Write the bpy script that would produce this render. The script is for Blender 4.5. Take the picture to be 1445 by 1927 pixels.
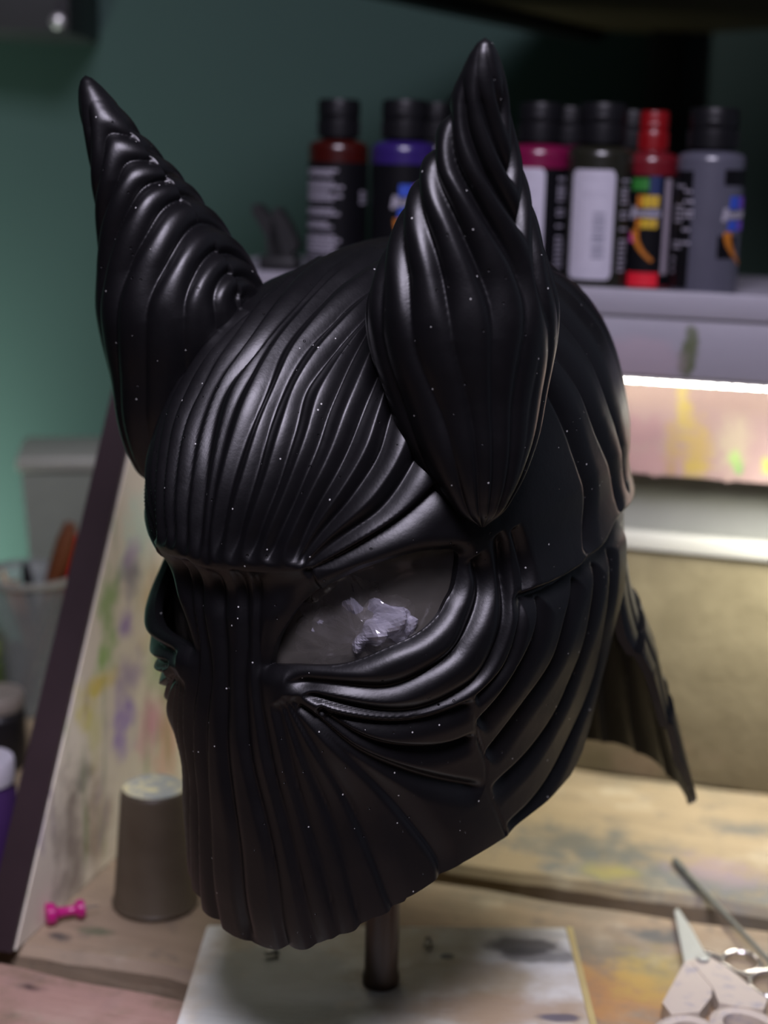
import bpy, bmesh, math, random
import numpy as np
from math import radians, sin, cos, pi
from mathutils import Matrix, Vector

for o in list(bpy.data.objects):
    bpy.data.objects.remove(o)
scn = bpy.context.scene
COL = scn.collection
random.seed(7)

# ---------------------------------------------------------------- camera
FPX = 2900.0
PITCH, ROLL = radians(13), radians(1.5)
CAM = np.array([0, 0, .41])
FW = np.array([0, cos(PITCH), -sin(PITCH)])
R0 = np.array([1, 0, 0.]); U0 = np.array([0, sin(PITCH), cos(PITCH)])
RI = R0*cos(ROLL)+U0*sin(ROLL)
UI = U0*cos(ROLL)-R0*sin(ROLL)
cam = bpy.data.cameras.new('camera')
cam.sensor_fit = 'VERTICAL'; cam.sensor_height = 36
cam.lens = FPX/1927*36
cam.clip_start = .01
cam.dof.use_dof = True
cam.dof.focus_distance = .615
cam.dof.aperture_fstop = 5.2
cam.dof.aperture_blades = 7
cobj = bpy.data.objects.new('camera', cam); COL.objects.link(cobj)
cm = Matrix(((RI[0], UI[0], -FW[0], CAM[0]), (RI[1], UI[1], -FW[1], CAM[1]), (RI[2], UI[2], -FW[2], CAM[2]), (0, 0, 0, 1)))
cobj.matrix_world = cm
scn.camera = cobj

# ---------------------------------------------------------------- world, lights, exposure
BA = radians(16)
BU = np.array([cos(BA), -sin(BA), 0]); BV = np.array([sin(BA), cos(BA), 0])
def B_(s, d, z): return tuple(BU*s+BV*d+np.array([0, 0, z]))
w = bpy.data.worlds.new('room_air'); scn.world = w; w.use_nodes = True
w.node_tree.nodes['Background'].inputs[0].default_value = (.55, .50, .62, 1)
w.node_tree.nodes['Background'].inputs[1].default_value = .012
scn.view_settings.view_transform = 'Standard'
scn.view_settings.look = 'None'
scn.view_settings.exposure = 0
scn.view_settings.gamma = 1
scn.view_settings.use_curve_mapping = False

def area(name, loc, target, sx, sy, power, col, spread=180):
    l = bpy.data.lights.new(name, 'AREA'); l.shape = 'RECTANGLE'; l.size = sx; l.size_y = sy
    l.energy = power; l.color = col; l.spread = radians(spread)
    o = bpy.data.objects.new(name, l); COL.objects.link(o)
    o.location = loc
    o.rotation_euler = (Vector(target)-Vector(loc)).to_track_quat('-Z', 'Y').to_euler()
    return o
area('ceiling_lamp', (.0, .05, 1.06), (0, .68, .27), .42, .32, 15.5, (.86, .80, 1.0))
area('added_right_fill', B_(.035, .925, .262), B_(-.02, .965, .12), .10, .03, .62, (1, .97, .84), 125)  # added fill with no visible source, brightens drip board and bench at right
area('wall_lamp', (-.47, 1.17, -.10), (-.42, 1.35, .22), .16, .10, 3.6, (.84, 1.0, .90), 150)

# ---------------------------------------------------------------- helpers
BA = radians(16)
BU = np.array([cos(BA), -sin(BA), 0]); BV = np.array([sin(BA), cos(BA), 0])
def B(s, d, z=0.): return Vector(BU*s+BV*d+np.array([0, 0, z]))
def ray(px, py): return FW+RI*(px-722.5)/FPX+UI*(963.5-py)/FPX
def on_z(px, py, z=0.):
    r = ray(px, py); return Vector(CAM+r*((z-CAM[2])/r[2]))
def on_d(px, py, d):
    r = ray(px, py); return Vector(CAM+r*((d-CAM@BV)/(r@BV)))
def on_y(px, py, y):
    r = ray(px, py); return Vector(CAM+r*((y-CAM[1])/r[1]))

def tag(o, label=None, cat=None, group=None, kind=None):
    if label: o['label'] = label
    if cat: o['category'] = cat
    if group: o['group'] = group
    if kind: o['kind'] = kind
    return o
def thing(name, label, cat, loc=(0, 0, 0), rotz=0., group=None, rot=None):
    o = bpy.data.objects.new(name, None); COL.objects.link(o)
    o.empty_display_size = .01
    o.location = loc; o.rotation_euler = rot if rot else (0, 0, rotz)
    return tag(o, label, cat, group)
def obj(name, bm, m, parent=None, smooth=True, bevel=0., loc=None, rotz=0.):
    me = bpy.data.meshes.new(name)
    bmesh.ops.recalc_face_normals(bm, faces=bm.faces[:])
    bm.to_mesh(me); bm.free()
    o = bpy.data.objects.new(name, me); COL.objects.link(o)
    me.materials.append(m)
    if smooth:
        me.shade_smooth() if hasattr(me, 'shade_smooth') else None
        try: me.set_sharp_from_angle(angle=radians(38))
        except Exception: pass
    if parent: o.parent = parent
    if loc is not None: o.location = loc
    if rotz: o.rotation_euler = (0, 0, rotz)
    return o
def add_box(bm, x0, x1, y0, y1, z0, z1, bev=0., M=None, seg=2):
    r = bmesh.ops.create_cube(bm, size=1)
    vs = r['verts']
    for v in vs:
        v.co = Vector(((x0+x1)/2+v.co.x*(x1-x0), (y0+y1)/2+v.co.y*(y1-y0), (z0+z1)/2+v.co.z*(z1-z0)))
    if bev:
        es = list({e for v in vs for e in v.link_edges})
        rr = bmesh.ops.bevel(bm, geom=es, offset=bev, segments=seg, affect='EDGES', profile=.5)
        vs = list({v for f in rr['faces'] for v in f.verts} | {v for v in vs if v.is_valid})
    if M is not None:
        for v in vs: v.co = M @ v.co
    return vs
def add_lathe(bm, prof, n=40, M=None, a0=0., a1=2*pi, c=(0, 0)):
    full = abs(a1-a0-2*pi) < 1e-6
    k = n if full else n+1
    rings = []
    for r, z in prof:
        if r < 1e-7:
            rings.append([bm.verts.new((c[0], c[1], z))])
        else:
            rings.append([bm.verts.new((c[0]+r*cos(a0+(a1-a0)*i/n), c[1]+r*sin(a0+(a1-a0)*i/n), z)) for i in range(k)])
    for A, Bb in zip(rings[:-1], rings[1:]):
        for i in range(n):
            j = (i+1) % k if full else i+1
            if len(A) == 1 and len(Bb) == 1: continue
            if len(A) == 1: bm.faces.new((A[0], Bb[j], Bb[i]))
            elif len(Bb) == 1: bm.faces.new((A[i], A[j], Bb[0]))
            else: bm.faces.new((A[i], A[j], Bb[j], Bb[i]))
    if M is not None:
        for R in rings:
            for v in R: v.co = M @ v.co
def add_tube(bm, pts, rad, n=10, closed=False, flat=1.):
    pts = [Vector(p) for p in pts]; N = len(pts)
    rs = rad if hasattr(rad, '__len__') else [rad]*N
    rings = []; up = Vector((0, 0, 1))
    for i, p in enumerate(pts):
        if closed: t = (pts[(i+1) % N]-pts[i-1]).normalized()
        else: t = (pts[min(i+1, N-1)]-pts[max(i-1, 0)]).normalized()
        u = up if abs(t.dot(up)) < .95 else Vector((1, 0, 0))
        s = t.cross(u).normalized(); q = s.cross(t).normalized()
        rings.append([bm.verts.new(p+s*(rs[i]*cos(2*pi*k/n))+q*(rs[i]*flat*sin(2*pi*k/n))) for k in range(n)])
    m = N if closed else N-1
    for i in range(m):
        A, Bb = rings[i], rings[(i+1) % N]
        for k in range(n): bm.faces.new((A[k], A[(k+1) % n], Bb[(k+1) % n], Bb[k]))
    if not closed:
        bm.faces.new(rings[0][::-1]); bm.faces.new(rings[-1])
def add_prism(bm, poly, z0, z1, M=None):
    a = [bm.verts.new((x, y, z0)) for x, y in poly]; b = [bm.verts.new((x, y, z1)) for x, y in poly]
    bm.faces.new(a[::-1]); bm.faces.new(b)
    n = len(poly)
    for i in range(n): bm.faces.new((a[i], a[(i+1) % n], b[(i+1) % n], b[i]))
    if M is not None:
        for v in a+b: v.co = M @ v.co
def np_mesh(name, V, F, m, parent=None):
    V = np.ascontiguousarray(V, np.float32); F = np.ascontiguousarray(F, np.int32)
    me = bpy.data.meshes.new(name)
    me.vertices.add(len(V)); me.vertices.foreach_set('co', V.ravel())
    k = F.shape[1]
    me.loops.add(F.size); me.loops.foreach_set('vertex_index', F.ravel())
    me.polygons.add(len(F)); me.polygons.foreach_set('loop_start', np.arange(0, F.size, k, dtype=np.int32))
    me.polygons.foreach_set('use_smooth', np.ones(len(F), bool))
    me.update(calc_edges=True); me.validate()
    me.materials.append(m)
    o = bpy.data.objects.new(name, me); COL.objects.link(o)
    if parent: o.parent = parent
    return o

# ---------------------------------------------------------------- materials
class NT:
    def __init__(s, name):
        s.m = bpy.data.materials.new(name); s.m.use_nodes = True
        s.t = s.m.node_tree; s.b = s.t.nodes['Principled BSDF']; s.out = s.t.nodes['Material Output']
        s.co = s.t.nodes.new('ShaderNodeTexCoord').outputs['Object']
    def n(s, typ, **kw):
        x = s.t.nodes.new(typ)
        for k, v in kw.items(): setattr(x, k, v)
        return x
    def l(s, a, b): s.t.links.new(a, b)
    def noise(s, scale, detail=4, vec=None, stretch=None, dist=0., rough=.55):
        v = vec or s.co
        if stretch:
            mp = s.n('ShaderNodeMapping'); mp.inputs['Scale'].default_value = stretch; s.l(v, mp.inputs[0]); v = mp.outputs[0]
        x = s.n('ShaderNodeTexNoise'); x.inputs['Scale'].default_value = scale; x.inputs['Detail'].default_value = detail
        x.inputs['Distortion'].default_value = dist; x.inputs['Roughness'].default_value = rough
        s.l(v, x.inputs['Vector']); return x.outputs['Fac']
    def ramp(s, fac, a, b, smooth=True):
        x = s.n('ShaderNodeMapRange'); x.interpolation_type = 'SMOOTHSTEP' if smooth else 'LINEAR'
        x.inputs['From Min'].default_value = a; x.inputs['From Max'].default_value = b
        s.l(fac, x.inputs['Value']); return x.outputs['Result']
    def math(s, op, a, b=None):
        x = s.n('ShaderNodeMath', operation=op)
        for i, q in enumerate((a, b)):
            if q is None: continue
            if isinstance(q, (int, float)): x.inputs[i].default_value = q
            else: s.l(q, x.inputs[i])
        return x.outputs[0]
    def mix(s, fac, a, b):
        x = s.n('ShaderNodeMix', data_type='RGBA')
        for i, q in ((0, fac), (6, a), (7, b)):
            if isinstance(q, (int, float)): x.inputs[i].default_value = q
            elif isinstance(q, tuple): x.inputs[i].default_value = (*q, 1)
            else: s.l(q, x.inputs[i])
        return x.outputs[2]
    def blob(s, col, c, r, color, strength=1., wob=.5, ns=40, soft=(.6, 1.15)):
        """an ellipsoidal patch of paint with a ragged edge, centre c, radii r (object space)"""
        mp = s.n('ShaderNodeMapping', vector_type='TEXTURE')
        mp.inputs['Location'].default_value = c; mp.inputs['Scale'].default_value = r
        s.l(s.co, mp.inputs[0])
        ln = s.n('ShaderNodeVectorMath', operation='LENGTH'); s.l(mp.outputs[0], ln.inputs[0])
        nz = s.noise(ns, 3)
        d = s.math('ADD', ln.outputs['Value'], s.math('MULTIPLY', s.math('SUBTRACT', nz, .5), wob*3))
        f = s.math('MULTIPLY', s.math('SUBTRACT', 1., s.ramp(d, *soft)), strength)
        return s.mix(f, col, color)
    def base(s, col, rough=.5, metal=0., spec=.5):
        if isinstance(col, tuple): s.b.inputs['Base Color'].default_value = (*col, 1)
        else: s.l(col, s.b.inputs['Base Color'])
        if isinstance(rough, (int, float)): s.b.inputs['Roughness'].default_value = rough
        else: s.l(rough, s.b.inputs['Roughness'])
        s.b.inputs['Metallic'].default_value = metal
        s.b.inputs['Specular IOR Level'].default_value = spec
        return s
    def bump(s, h, dist=.001, strength=1.):
        x = s.n('ShaderNodeBump'); x.inputs['Distance'].default_value = dist; x.inputs['Strength'].default_value = strength
        s.l(h, x.inputs['Height']); s.l(x.outputs[0], s.b.inputs['Normal']); return s
def plain(name, col, rough=.5, metal=0., var=.12, scale=60, spec=.5, bump=.0002):
    t = NT(name); f = t.noise(scale, 4)
    dark = tuple(c*(1-var) for c in col); light = tuple(min(1, c*(1+var)) for c in col)
    t.base(t.mix(f, dark, light), rough, metal, spec)
    if bump: t.bump(f, bump)
    return t.m

# black satin coat of the mask
t = NT('black_satin_coat')
n1 = t.noise(900, 3); n2 = t.noise(120, 3)
vo = t.n('ShaderNodeTexVoronoi'); vo.inputs['Scale'].default_value = 330; t.l(t.co, vo.inputs['Vector'])
sep = t.n('ShaderNodeSeparateColor'); t.l(vo.outputs['Color'], sep.inputs[0])
pick = t.math('GREATER_THAN', sep.outputs[0], .95)
spk = t.math('MULTIPLY', pick, t.math('LESS_THAN', vo.outputs['Distance'], .12))
v2 = t.n('ShaderNodeTexVoronoi'); v2.inputs['Scale'].default_value = 260; t.l(t.co, v2.inputs['Vector'])
sep2 = t.n('ShaderNodeSeparateColor'); t.l(v2.outputs['Color'], sep2.inputs[0])
pit = t.math('MULTIPLY', t.math('GREATER_THAN', sep2.outputs[0], .90), t.math('SUBTRACT', 1., t.ramp(v2.outputs['Distance'], .08, .16)))
base = t.mix(t.math('MULTIPLY', spk, .9), (.0036, .0034, .0040), (.5, .5, .48))
t.base(base, .40, 0, .38)
t.l(t.math('ADD', t.math('MULTIPLY', n2, .12), .32), t.b.inputs['Roughness'])
h = t.math('ADD', t.math('MULTIPLY', n1, .12), t.math('MULTIPLY', n2, .5))
h = t.math('SUBTRACT', h, t.math('MULTIPLY', pit, 3.))
t.bump(h, .00035, .8)
M_BLACK = t.m

# bare wood planks, paint-stained
def plank_mat(name, tone, blobs, seed=0.):
    t = NT(name)
    mp = t.n('ShaderNodeMapping'); mp.inputs['Location'].default_value = (seed, seed*.7, 0); t.l(t.co, mp.inputs[0])
    g = t.noise(14, 6, mp.outputs[0], (1, 9, 9), dist=.6); g2 = t.noise(9, 5, mp.outputs[0])
    c = t.mix(g, tuple(x*.62 for x in tone), tone)
    tone = tuple(x*.85 for x in tone); c = t.mix(g, tuple(x*.55 for x in tone), tone); c = t.mix(t.math('MULTIPLY', t.ramp(g2, .5, .72), .6), c, (.13, .13, .10))
    g3 = t.noise(22, 4, mp.outputs[0]); c = t.mix(t.math('MULTIPLY', t.ramp(g3, .55, .75), .5), c, (.52, .46, .34))
    g4 = t.noise(48, 5, mp.outputs[0]); c = t.mix(t.math('MULTIPLY', t.ramp(g4, .56, .70), .5), c, (.13, .12, .10))
    for b in blobs: c = t.blob(c, *b[:4], .8, 70, (.2, 1.3))
    t.base(c, .62, 0, .35)
    t.bump(t.math('ADD', g, t.math('MULTIPLY', g2, .6)), .0012, .8)
    return t.m
TAN = (.46, .35, .22)

def ctab(x,xs,ys):
    # smooth (cosine-free) monotone-ish cubic interpolation via np.interp + catmull
    xs=np.array(xs,float);ys=np.array(ys,float);x=np.clip(x,xs[0],xs[-1])
    m=np.gradient(ys,xs)
    i=np.clip(np.searchsorted(xs,x)-1,0,len(xs)-2)
    h=xs[i+1]-xs[i];t=(x-xs[i])/h
    return (2*t**3-3*t**2+1)*ys[i]+(t**3-2*t**2+t)*h*m[i]+(-2*t**3+3*t**2)*ys[i+1]+(t**3-t**2)*h*m[i+1]
H=.102
def head(az,z):
    """az radians 0=front, + = near side; z local height"""
    zn=-np.minimum(z,0)
    f=ctab(zn,[0,.012,.03,.05,.08,.12,.15,.175,.2],[.120,.1175,.119,.123,.128,.132,.133,.131,.127])
    b=ctab(zn,[0,.03,.08,.12,.2],[.1365,.131,.118,.112,.110])
    a=ctab(zn,[0,.015,.04,.06,.09,.12,.15,.175,.2],[.095,.093,.097,.096,.089,.082,.078,.074,.068])
    nf=ctab(zn,[0,.015,.04,.07,.10,.13,.175,.2],[2.15,2.2,2.5,2.3,2.1,2.4,2.9,2.9])
    nb=2.2+0*z
    zp=np.maximum(z,0)
    q=np.clip(zp/H,0,1);s=np.maximum(1-q**2.25,0)**(1/2.25);sf=np.maximum(1-q**2.0,0)**(1/2.0)
    f=f*sf;b=b*s;a=a*s
    sz=np.abs(np.sin(az));cz=np.cos(az);w=cz>0
    fb=np.where(w,f,b);n=np.where(w,nf,nb)
    n=n
    r=(np.maximum(sz/np.maximum(a,1e-6),1e-9)**n+np.maximum(np.abs(cz)/np.maximum(fb,1e-6),1e-9)**n)**(-1/n)
    y=-r*cz+0.016*(zp/H)**1.5
    return np.stack([r*np.sin(az),y,z+0*az],-1)

HH = H
# grooves of the sculpt on the near half, each a list of (azimuth in degrees from the face's middle, height in metres)
CURVES = {
    'fA0': [(0,0.0016), (0,0.0258), (0,0.0435), (0,0.0578), (0,0.0703), (0,0.08), (0,0.0926)],
    'fA': [(2.2,0.004), (3.7,0.0346), (5,0.0496), (6.8,0.0664), (5.2,0.0767), (5.5,0.086), (8,0.0954), (18.5,0.0994)],
    'fB': [(6,0.004), (8.8,0.0324), (10.2,0.0496), (11.5,0.063), (12.8,0.0742), (15,0.0824), (22.5,0.0914), (37.5,0.0965)],
    'fC': [(10,0.0048), (13.5,0.0274), (16,0.0428), (17.8,0.0548), (18,0.0645), (20.2,0.0714), (24.5,0.0815), (35.5,0.0915)],
    'fD': [(13.8,0.004), (17,0.0199), (20,0.0343), (23.2,0.0471), (25,0.0575), (26.8,0.0652), (29.2,0.0767), (33.5,0.0865)],
    'fE': [(18.8,0.0024), (22.8,0.0231), (26.8,0.0354), (30.8,0.0478), (33.2,0.0561), (35.2,0.063), (37.2,0.0699), (39.2,0.0768)],
    'fF': [(19.8,0.002), (24.2,0.0144), (28.8,0.0243), (32.5,0.0327), (37,0.0421), (39,0.05), (41,0.0579), (43,0.0658)],
    'fG': [(21,0.0004), (25.2,0.008), (30.5,0.0152), (35.5,0.0207), (39.5,0.027), (42.5,0.0324), (45.5,0.0378), (48.5,0.0432)],
    'fH': [(20.5,-0.002), (28,0.0048), (34.2,0.0112), (41,0.0168), (45.8,0.0211), (50.6,0.0254), (55.4,0.0297)],
    'm0': [(0,-0.001), (0,-0.02), (0,-0.04), (0,-0.06), (0,-0.09), (0,-0.12), (0,-0.15), (0,-0.168)],
    'm1': [(6.2,0.002), (6.2,-0.012), (5.6,-0.0255), (4.8,-0.036), (4.2,-0.046), (4.6,-0.056), (5.2,-0.071), (6.6,-0.0985), (8,-0.1305), (8.4,-0.162), (8.62857,-0.18)],
    'm2': [(10.4,0), (9.4,-0.014), (8.2,-0.028), (7.6,-0.04), (8,-0.054), (9.8,-0.0725), (11.2,-0.102), (12.6,-0.1295), (14.5,-0.158), (15.7,-0.176)],
    'm2b': [(11.8,-0.053), (13.8,-0.074), (15.2,-0.102), (17.5,-0.1295), (18.8,-0.1515), (19.8636,-0.1695)],
    'm3': [(12.8,-0.052), (16.2,-0.0725), (19.2,-0.0985), (21.2,-0.121), (22.8,-0.148), (23.8667,-0.166)],
    'm4': [(13.5,-0.0505), (19.8,-0.076), (23.5,-0.1), (26.5,-0.1235), (28.5,-0.1415), (30.5,-0.1595)],
    'm5': [(14.5,-0.0515), (18.8,-0.0615), (25,-0.0785), (30.8,-0.099), (37,-0.122), (40,-0.1365), (39.8,-0.143), (39.2462,-0.161)],
    'm6': [(15.8,-0.0545), (19.8,-0.0605), (25.5,-0.074), (31.3,-0.084), (40.8,-0.0985), (53.2,-0.1145)],
    'm7': [(20.8,-0.0585), (25.5,-0.067), (30.5,-0.074), (36.5,-0.0795), (44.2,-0.085), (51.2,-0.086)],
    'm8': [(20,-0.0565), (23.5,-0.0605), (30.2,-0.064), (37.2,-0.0665), (45,-0.068), (51.5,-0.0685)],
    'arc1': [(14,-0.045), (25.2,-0.047), (32.2,-0.0495), (37.2,-0.049), (42.5,-0.0465), (48.5,-0.043), (52.5,-0.035), (56.5,-0.026), (57.7,-0.0185), (56,-0.009)],
    'arc2': [(17,-0.05), (25.8,-0.0565), (35,-0.0615), (41.8,-0.063), (47.5,-0.062), (54.2,-0.0585), (59.5,-0.046), (63.2,-0.03), (64.5,-0.0125), (63.2,-0.002)],
    'arc3': [(67.5,-0.002), (69.5,-0.014), (69.5,-0.0255), (65.8,-0.0395), (61.3,-0.057), (55,-0.0645), (51.8,-0.067)],
    's1': [(73.5,-0.0325), (71.5,-0.0465), (65.8,-0.0605), (58.5,-0.0725), (52,-0.08)],
    's2': [(90.2,-0.034), (82.8,-0.0515), (77.8,-0.0685), (68,-0.0805), (61,-0.0905), (54,-0.0985)],
    's3': [(99.5,-0.0345), (96.5,-0.053), (92.2,-0.0765), (83.2,-0.096), (70.8,-0.11), (55.5,-0.1175)],
    's4': [(108.5,-0.033), (106.5,-0.0645), (107,-0.095), (97.8,-0.1115), (88,-0.125), (72.8,-0.1375), (60.3,-0.1405)],
    'seam': [(51.8,-0.068), (52,-0.0855), (54,-0.102), (54,-0.1145), (56.8,-0.128), (60,-0.143)],
    'cap': [(68.2,-0.031), (78.5,-0.0325), (90.5,-0.0335), (94.8,-0.032), (104.5,-0.034), (114.8,-0.0285), (128,-0.031), (145,-0.034), (180,-0.034)],
    'c1': [(84,0.062), (92.5,0.0327), (96.8,0.0104), (99.8,-0.01), (93.8,-0.0295)],
    'c2': [(94,0.07), (104.5,0.0406), (107.8,0.0207), (116.7,-0.0085), (118.2,-0.027)],
    'c3': [(108,0.08), (116,0.0541), (118.7,0.0289), (123.8,0.002), (128.8,-0.024)],
    'eye': [(10.2,-0.0395), (10.8,-0.036), (12.5,-0.0285), (14.5,-0.023), (16.5,-0.0185), (18.8,-0.0145), (21.5,-0.0115), (24.5,-0.0085), (27.8,-0.006), (31.3,-0.0035), (35,-0.002), (38.5,-0.001), (42.2,-0.0005), (46,-0.001), (49.2,-0.0025), (51.2,-0.0035), (52.8,-0.0055), (53.5,-0.008), (53,-0.0125), (52,-0.0165), (50.8,-0.0195), (49,-0.022), (47,-0.0255), (44.8,-0.028), (42.5,-0.03), (40,-0.0315), (37.5,-0.0325), (35.2,-0.0335), (32.5,-0.035), (29.8,-0.0365), (26.3,-0.038), (23,-0.0385), (19.5,-0.0385), (16,-0.0385), (13,-0.039)],
    'browd': [(-1.8,-0.008), (5,-0.0075), (12.5,-0.006), (18.8,-0.0075), (23,-0.0055)],
    'c4': [(128,0.085), (134,0.05), (137,0.02), (138,-0.028)],
    'c5': [(150,0.085), (152,0.05), (154,0.02), (155,-0.03)],
    'c6': [(168,0.08), (168,0.04), (168,-0.03)],
}


# ================================================================ SETTING
M_WALLG = NT('teal_green_wall_paint'); _n = M_WALLG.noise(6, 3)
M_WALLG.base(M_WALLG.mix(_n, (.029, .056, .047), (.033, .063, .052)), .75, 0, .2); M_WALLG.bump(M_WALLG.noise(250, 3), .0003); M_WALLG = M_WALLG.m
M_WALLR = plain('grey_teal_wall_paint', (.15, .19, .20), .8, var=.05, scale=5)
M_FLOOR = plain('dusty_floor', (.12, .10, .08), .8, var=.2, scale=12)
M_DARKW = plain('dark_stained_wood', (.085, .058, .022), .7, var=.3, scale=30)
M_BLK = plain('black_metal', (.008, .008, .008), .5, var=.1)
def wall(name, a, b, m, th=.05, z0=-.75, z1=1.75, flip=1):
    a = Vector(a); b = Vector(b); d = (b-a).normalized(); nrm = Vector((-d.y, d.x))*flip
    bm = bmesh.new(); L = (b-a).length
    add_box(bm, 0, L, 0, th*flip, z0, z1)
    o = obj(name, bm, m, smooth=False, loc=(a.x, a.y, 0), rotz=math.atan2(d.y, d.x)); tag(o, kind='structure')
    return o
corner = (.277, 1.535)
wall('wall_back', (-1.6, 1.07), corner, M_WALLG)
wall('wall_right', corner, (1.15, .25), M_WALLR)
bm = bmesh.new(); add_box(bm, -1.6, 1.6, -1.2, 1.7, -.80, -.75)
tag(obj('floor', bm, M_FLOOR, smooth=False), kind='structure')

# overhead slab (upper shelf) with its dark post in the corner
p0 = on_z(850, -2, .53); p1 = on_z(1218, 84, .53)
dr = (p1-p0).normalized(); q0 = p0-dr*.35; q1 = p1
us = thing('upper_shelf', 'dark brown wooden shelf overhead at the top right, on a black post', 'shelf', (q1.x, q1.y, .53))
bm = bmesh.new()
poly = [(q0.x-q1.x, q0.y-q1.y), (q0.x-q1.x+.62, q0.y-q1.y-.02), (.345, -.26), (.012, .0)]
add_prism(bm, poly, 0, .02); obj('board', bm, M_DARKW, us, smooth=False)
bm = bmesh.new()
e = Vector((-dr.y, dr.x, 0)); L = (q1-q0).length
add_box(bm, -L, 0, -.012, .012, -.010, .022, M=Matrix.Rotation(math.atan2(dr.y, dr.x), 4, 'Z')); obj('edge_batten', bm, M_BLK, us, smooth=False)
pp = on_y(1239, 300, 1.508)
bm = bmesh.new(); add_box(bm, pp.x-q1.x-.016, pp.x-q1.x+.016, pp.y-q1.y-.012, pp.y-q1.y+.012, -1.28, .0, .002); obj('post', bm, M_BLK, us)

# black wall box, upper left
c = on_y(60, 20, 1.27)
e0 = on_y(131, 62, 1.27)
wb = thing('wall_cabinet', 'black cabinet corner with one silver screw, upper left on the green wall', 'cabinet', (e0.x, e0.y, e0.z))
bm = bmesh.new(); add_box(bm, -.30, 0, 0, .13, 0, .25, .003); obj('case', bm, M_BLK, wb)
bm = bmesh.new(); sx = on_y(108, 40, 1.27)-e0
add_lathe(bm, [(0, .004), (.003, .0038), (.0055, .002), (.006, 0), (0, 0)], 20, M=Matrix.Translation((sx.x, 0, sx.z)) @ Matrix.Rotation(pi/2, 4, 'X'))
obj('screw', bm, plain('bright_screw', (.55, .55, .52), .35, .8), wb)

# ================================================================ WORKBENCH
bench = thing('workbench', 'old wooden workbench of wide paint-stained planks under the mask', 'workbench', B(-.2, .8, -.75), -BA)
def bench_local(s, d, z=0.): return (s+.2, d-.8, z+.75)
def plank(s0, s1, d0, d1, m, z0=-.028, z1=0., seed=0):
    rnd = random.Random(seed); n = 60
    bm = bmesh.new(); ph = rnd.random()*9
    rows = []
    for i in range(n+1):
        s = s0+(s1-s0)*i/n
        wa = .0022*sin(s*23+ph)+.0012*sin(s*71+ph*2)+.0007*sin(s*190+ph); wb_ = .0020*sin(s*19+ph*3)+.001*sin(s*83+ph)
        ring = []
        for d, z in ((d0+wa, z0), (d0+wa-.001, z1-.005), (d0+wa+.0035, z1), (d1+wb_-.0035, z1), (d1+wb_+.001, z1-.005), (d1+wb_, z0)):
            ring.append(bm.verts.new(bench_local(s, d, z)))
        rows.append(ring)
    for A, C_ in zip(rows[:-1], rows[1:]):
        for k in range(6): bm.faces.new((A[k], A[(k+1) % 6], C_[(k+1) % 6], C_[k]))
    bm.faces.new(rows[0]); bm.faces.new(rows[-1][::-1])
    return obj('plank', bm, m, bench)
def bl(px, py, z=0.):
    p = on_z(px, py, z); s = p.x*BU[0]+p.y*BU[1]; d = p.x*BV[0]+p.y*BV[1]; return bench_local(s, d, z)
GREY = (.10, .11, .11); YEL = (.50, .42, .08); ORG = (.52, .27, .09); PINK = (.50, .30, .25)
PW = [
 plank_mat('front_plank_wood', (.42, .29, .20), [(bl(120, 1890), (.10, .03, .05), PINK, .6), (bl(55, 1857), (.008, .004, .02), (.05, .03, .03), .9)], 3),
 plank_mat('middle_plank_wood', (.50, .38, .25), [(bl(1230, 1760), (.018, .010, .02), GREY, .85), (bl(1150, 1870), (.05, .035, .03), ORG, .75), (bl(1230, 1840), (.03, .03, .03), YEL, .4), (bl(1060, 1700), (.05, .015, .02), (.2, .18, .14), .5),
    (bl(110, 1762), (.007, .004, .01), (.05, .05, .05), .8), (bl(180, 1752), (.012, .005, .01), (.12, .14, .08), .8)], 1),
 plank_mat('rear_plank_wood', (.47, .37, .23), [(bl(1090, 1590), (.06, .03, .03), GREY, .75), (bl(1250, 1650), (.08, .022, .03), (.13, .15, .16), .8), (bl(1160, 1640), (.02, .012, .02), YEL, .5), (bl(1390, 1560), (.025, .012, .02), GREY, .7), (bl(1340, 1640), (.03, .02, .02), (.30, .22, .24), .6)], 6),
 plank_mat('back_plank_wood', (.30, .23, .15), [], 9)]
plank(-.70, .13, .34, .641, PW[0], seed=1)
plank(-.70, .13, .659, .806, PW[1], seed=2)
plank(-.70, .13, .829, 1.002, PW[2], seed=3)
plank(-.70, .13, 1.006, 1.12, PW[3], seed=4)
bm = bmesh.new(); xa, ya, za = bench_local(-.69, .40, -.046); xb, yb, _z = bench_local(.12, 1.10)
add_box(bm, xa, xb, ya, yb, za-.006, za+.010); obj('gap_shade_board', bm, plain('gap_shade_dark', (.02, .015, .012), .9), bench, smooth=False)  # dark sheet added below the planks, its colour stands for shade in the gaps
M_TAN = NT('tan_backboard'); _t = M_TAN
_c = _t.mix(_t.noise(30, 6), (.08, .066, .036), (.22, .19, .115)); _c = _t.mix(_t.math('MULTIPLY', _t.ramp(_t.noise(14, 5), .52, .7), .5), _c, (.22, .16, .11))
_t.base(_c, .8, 0, .2); _t.bump(_t.noise(160, 5), .0008); M_TAN = _t.m
bm = bmesh.new(); x, y, z = bench_local(-.379, .998, .0005); x1 = bench_local(.10, 1, 0)[0]
add_box(bm, x, x1, y, y+.016, z, z+.160, .0015); obj('backboard', bm, M_TAN, bench)
for s, d in ((-.62, .42), (.05, .42), (-.62, 1.04), (.05, 1.04)):
    bm = bmesh.new(); x, y, z = bench_local(s, d); add_box(bm, x-.035, x+.035, y-.035, y+.035, 0, .697, .003); obj('leg', bm, M_DARKW, bench)
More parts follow.
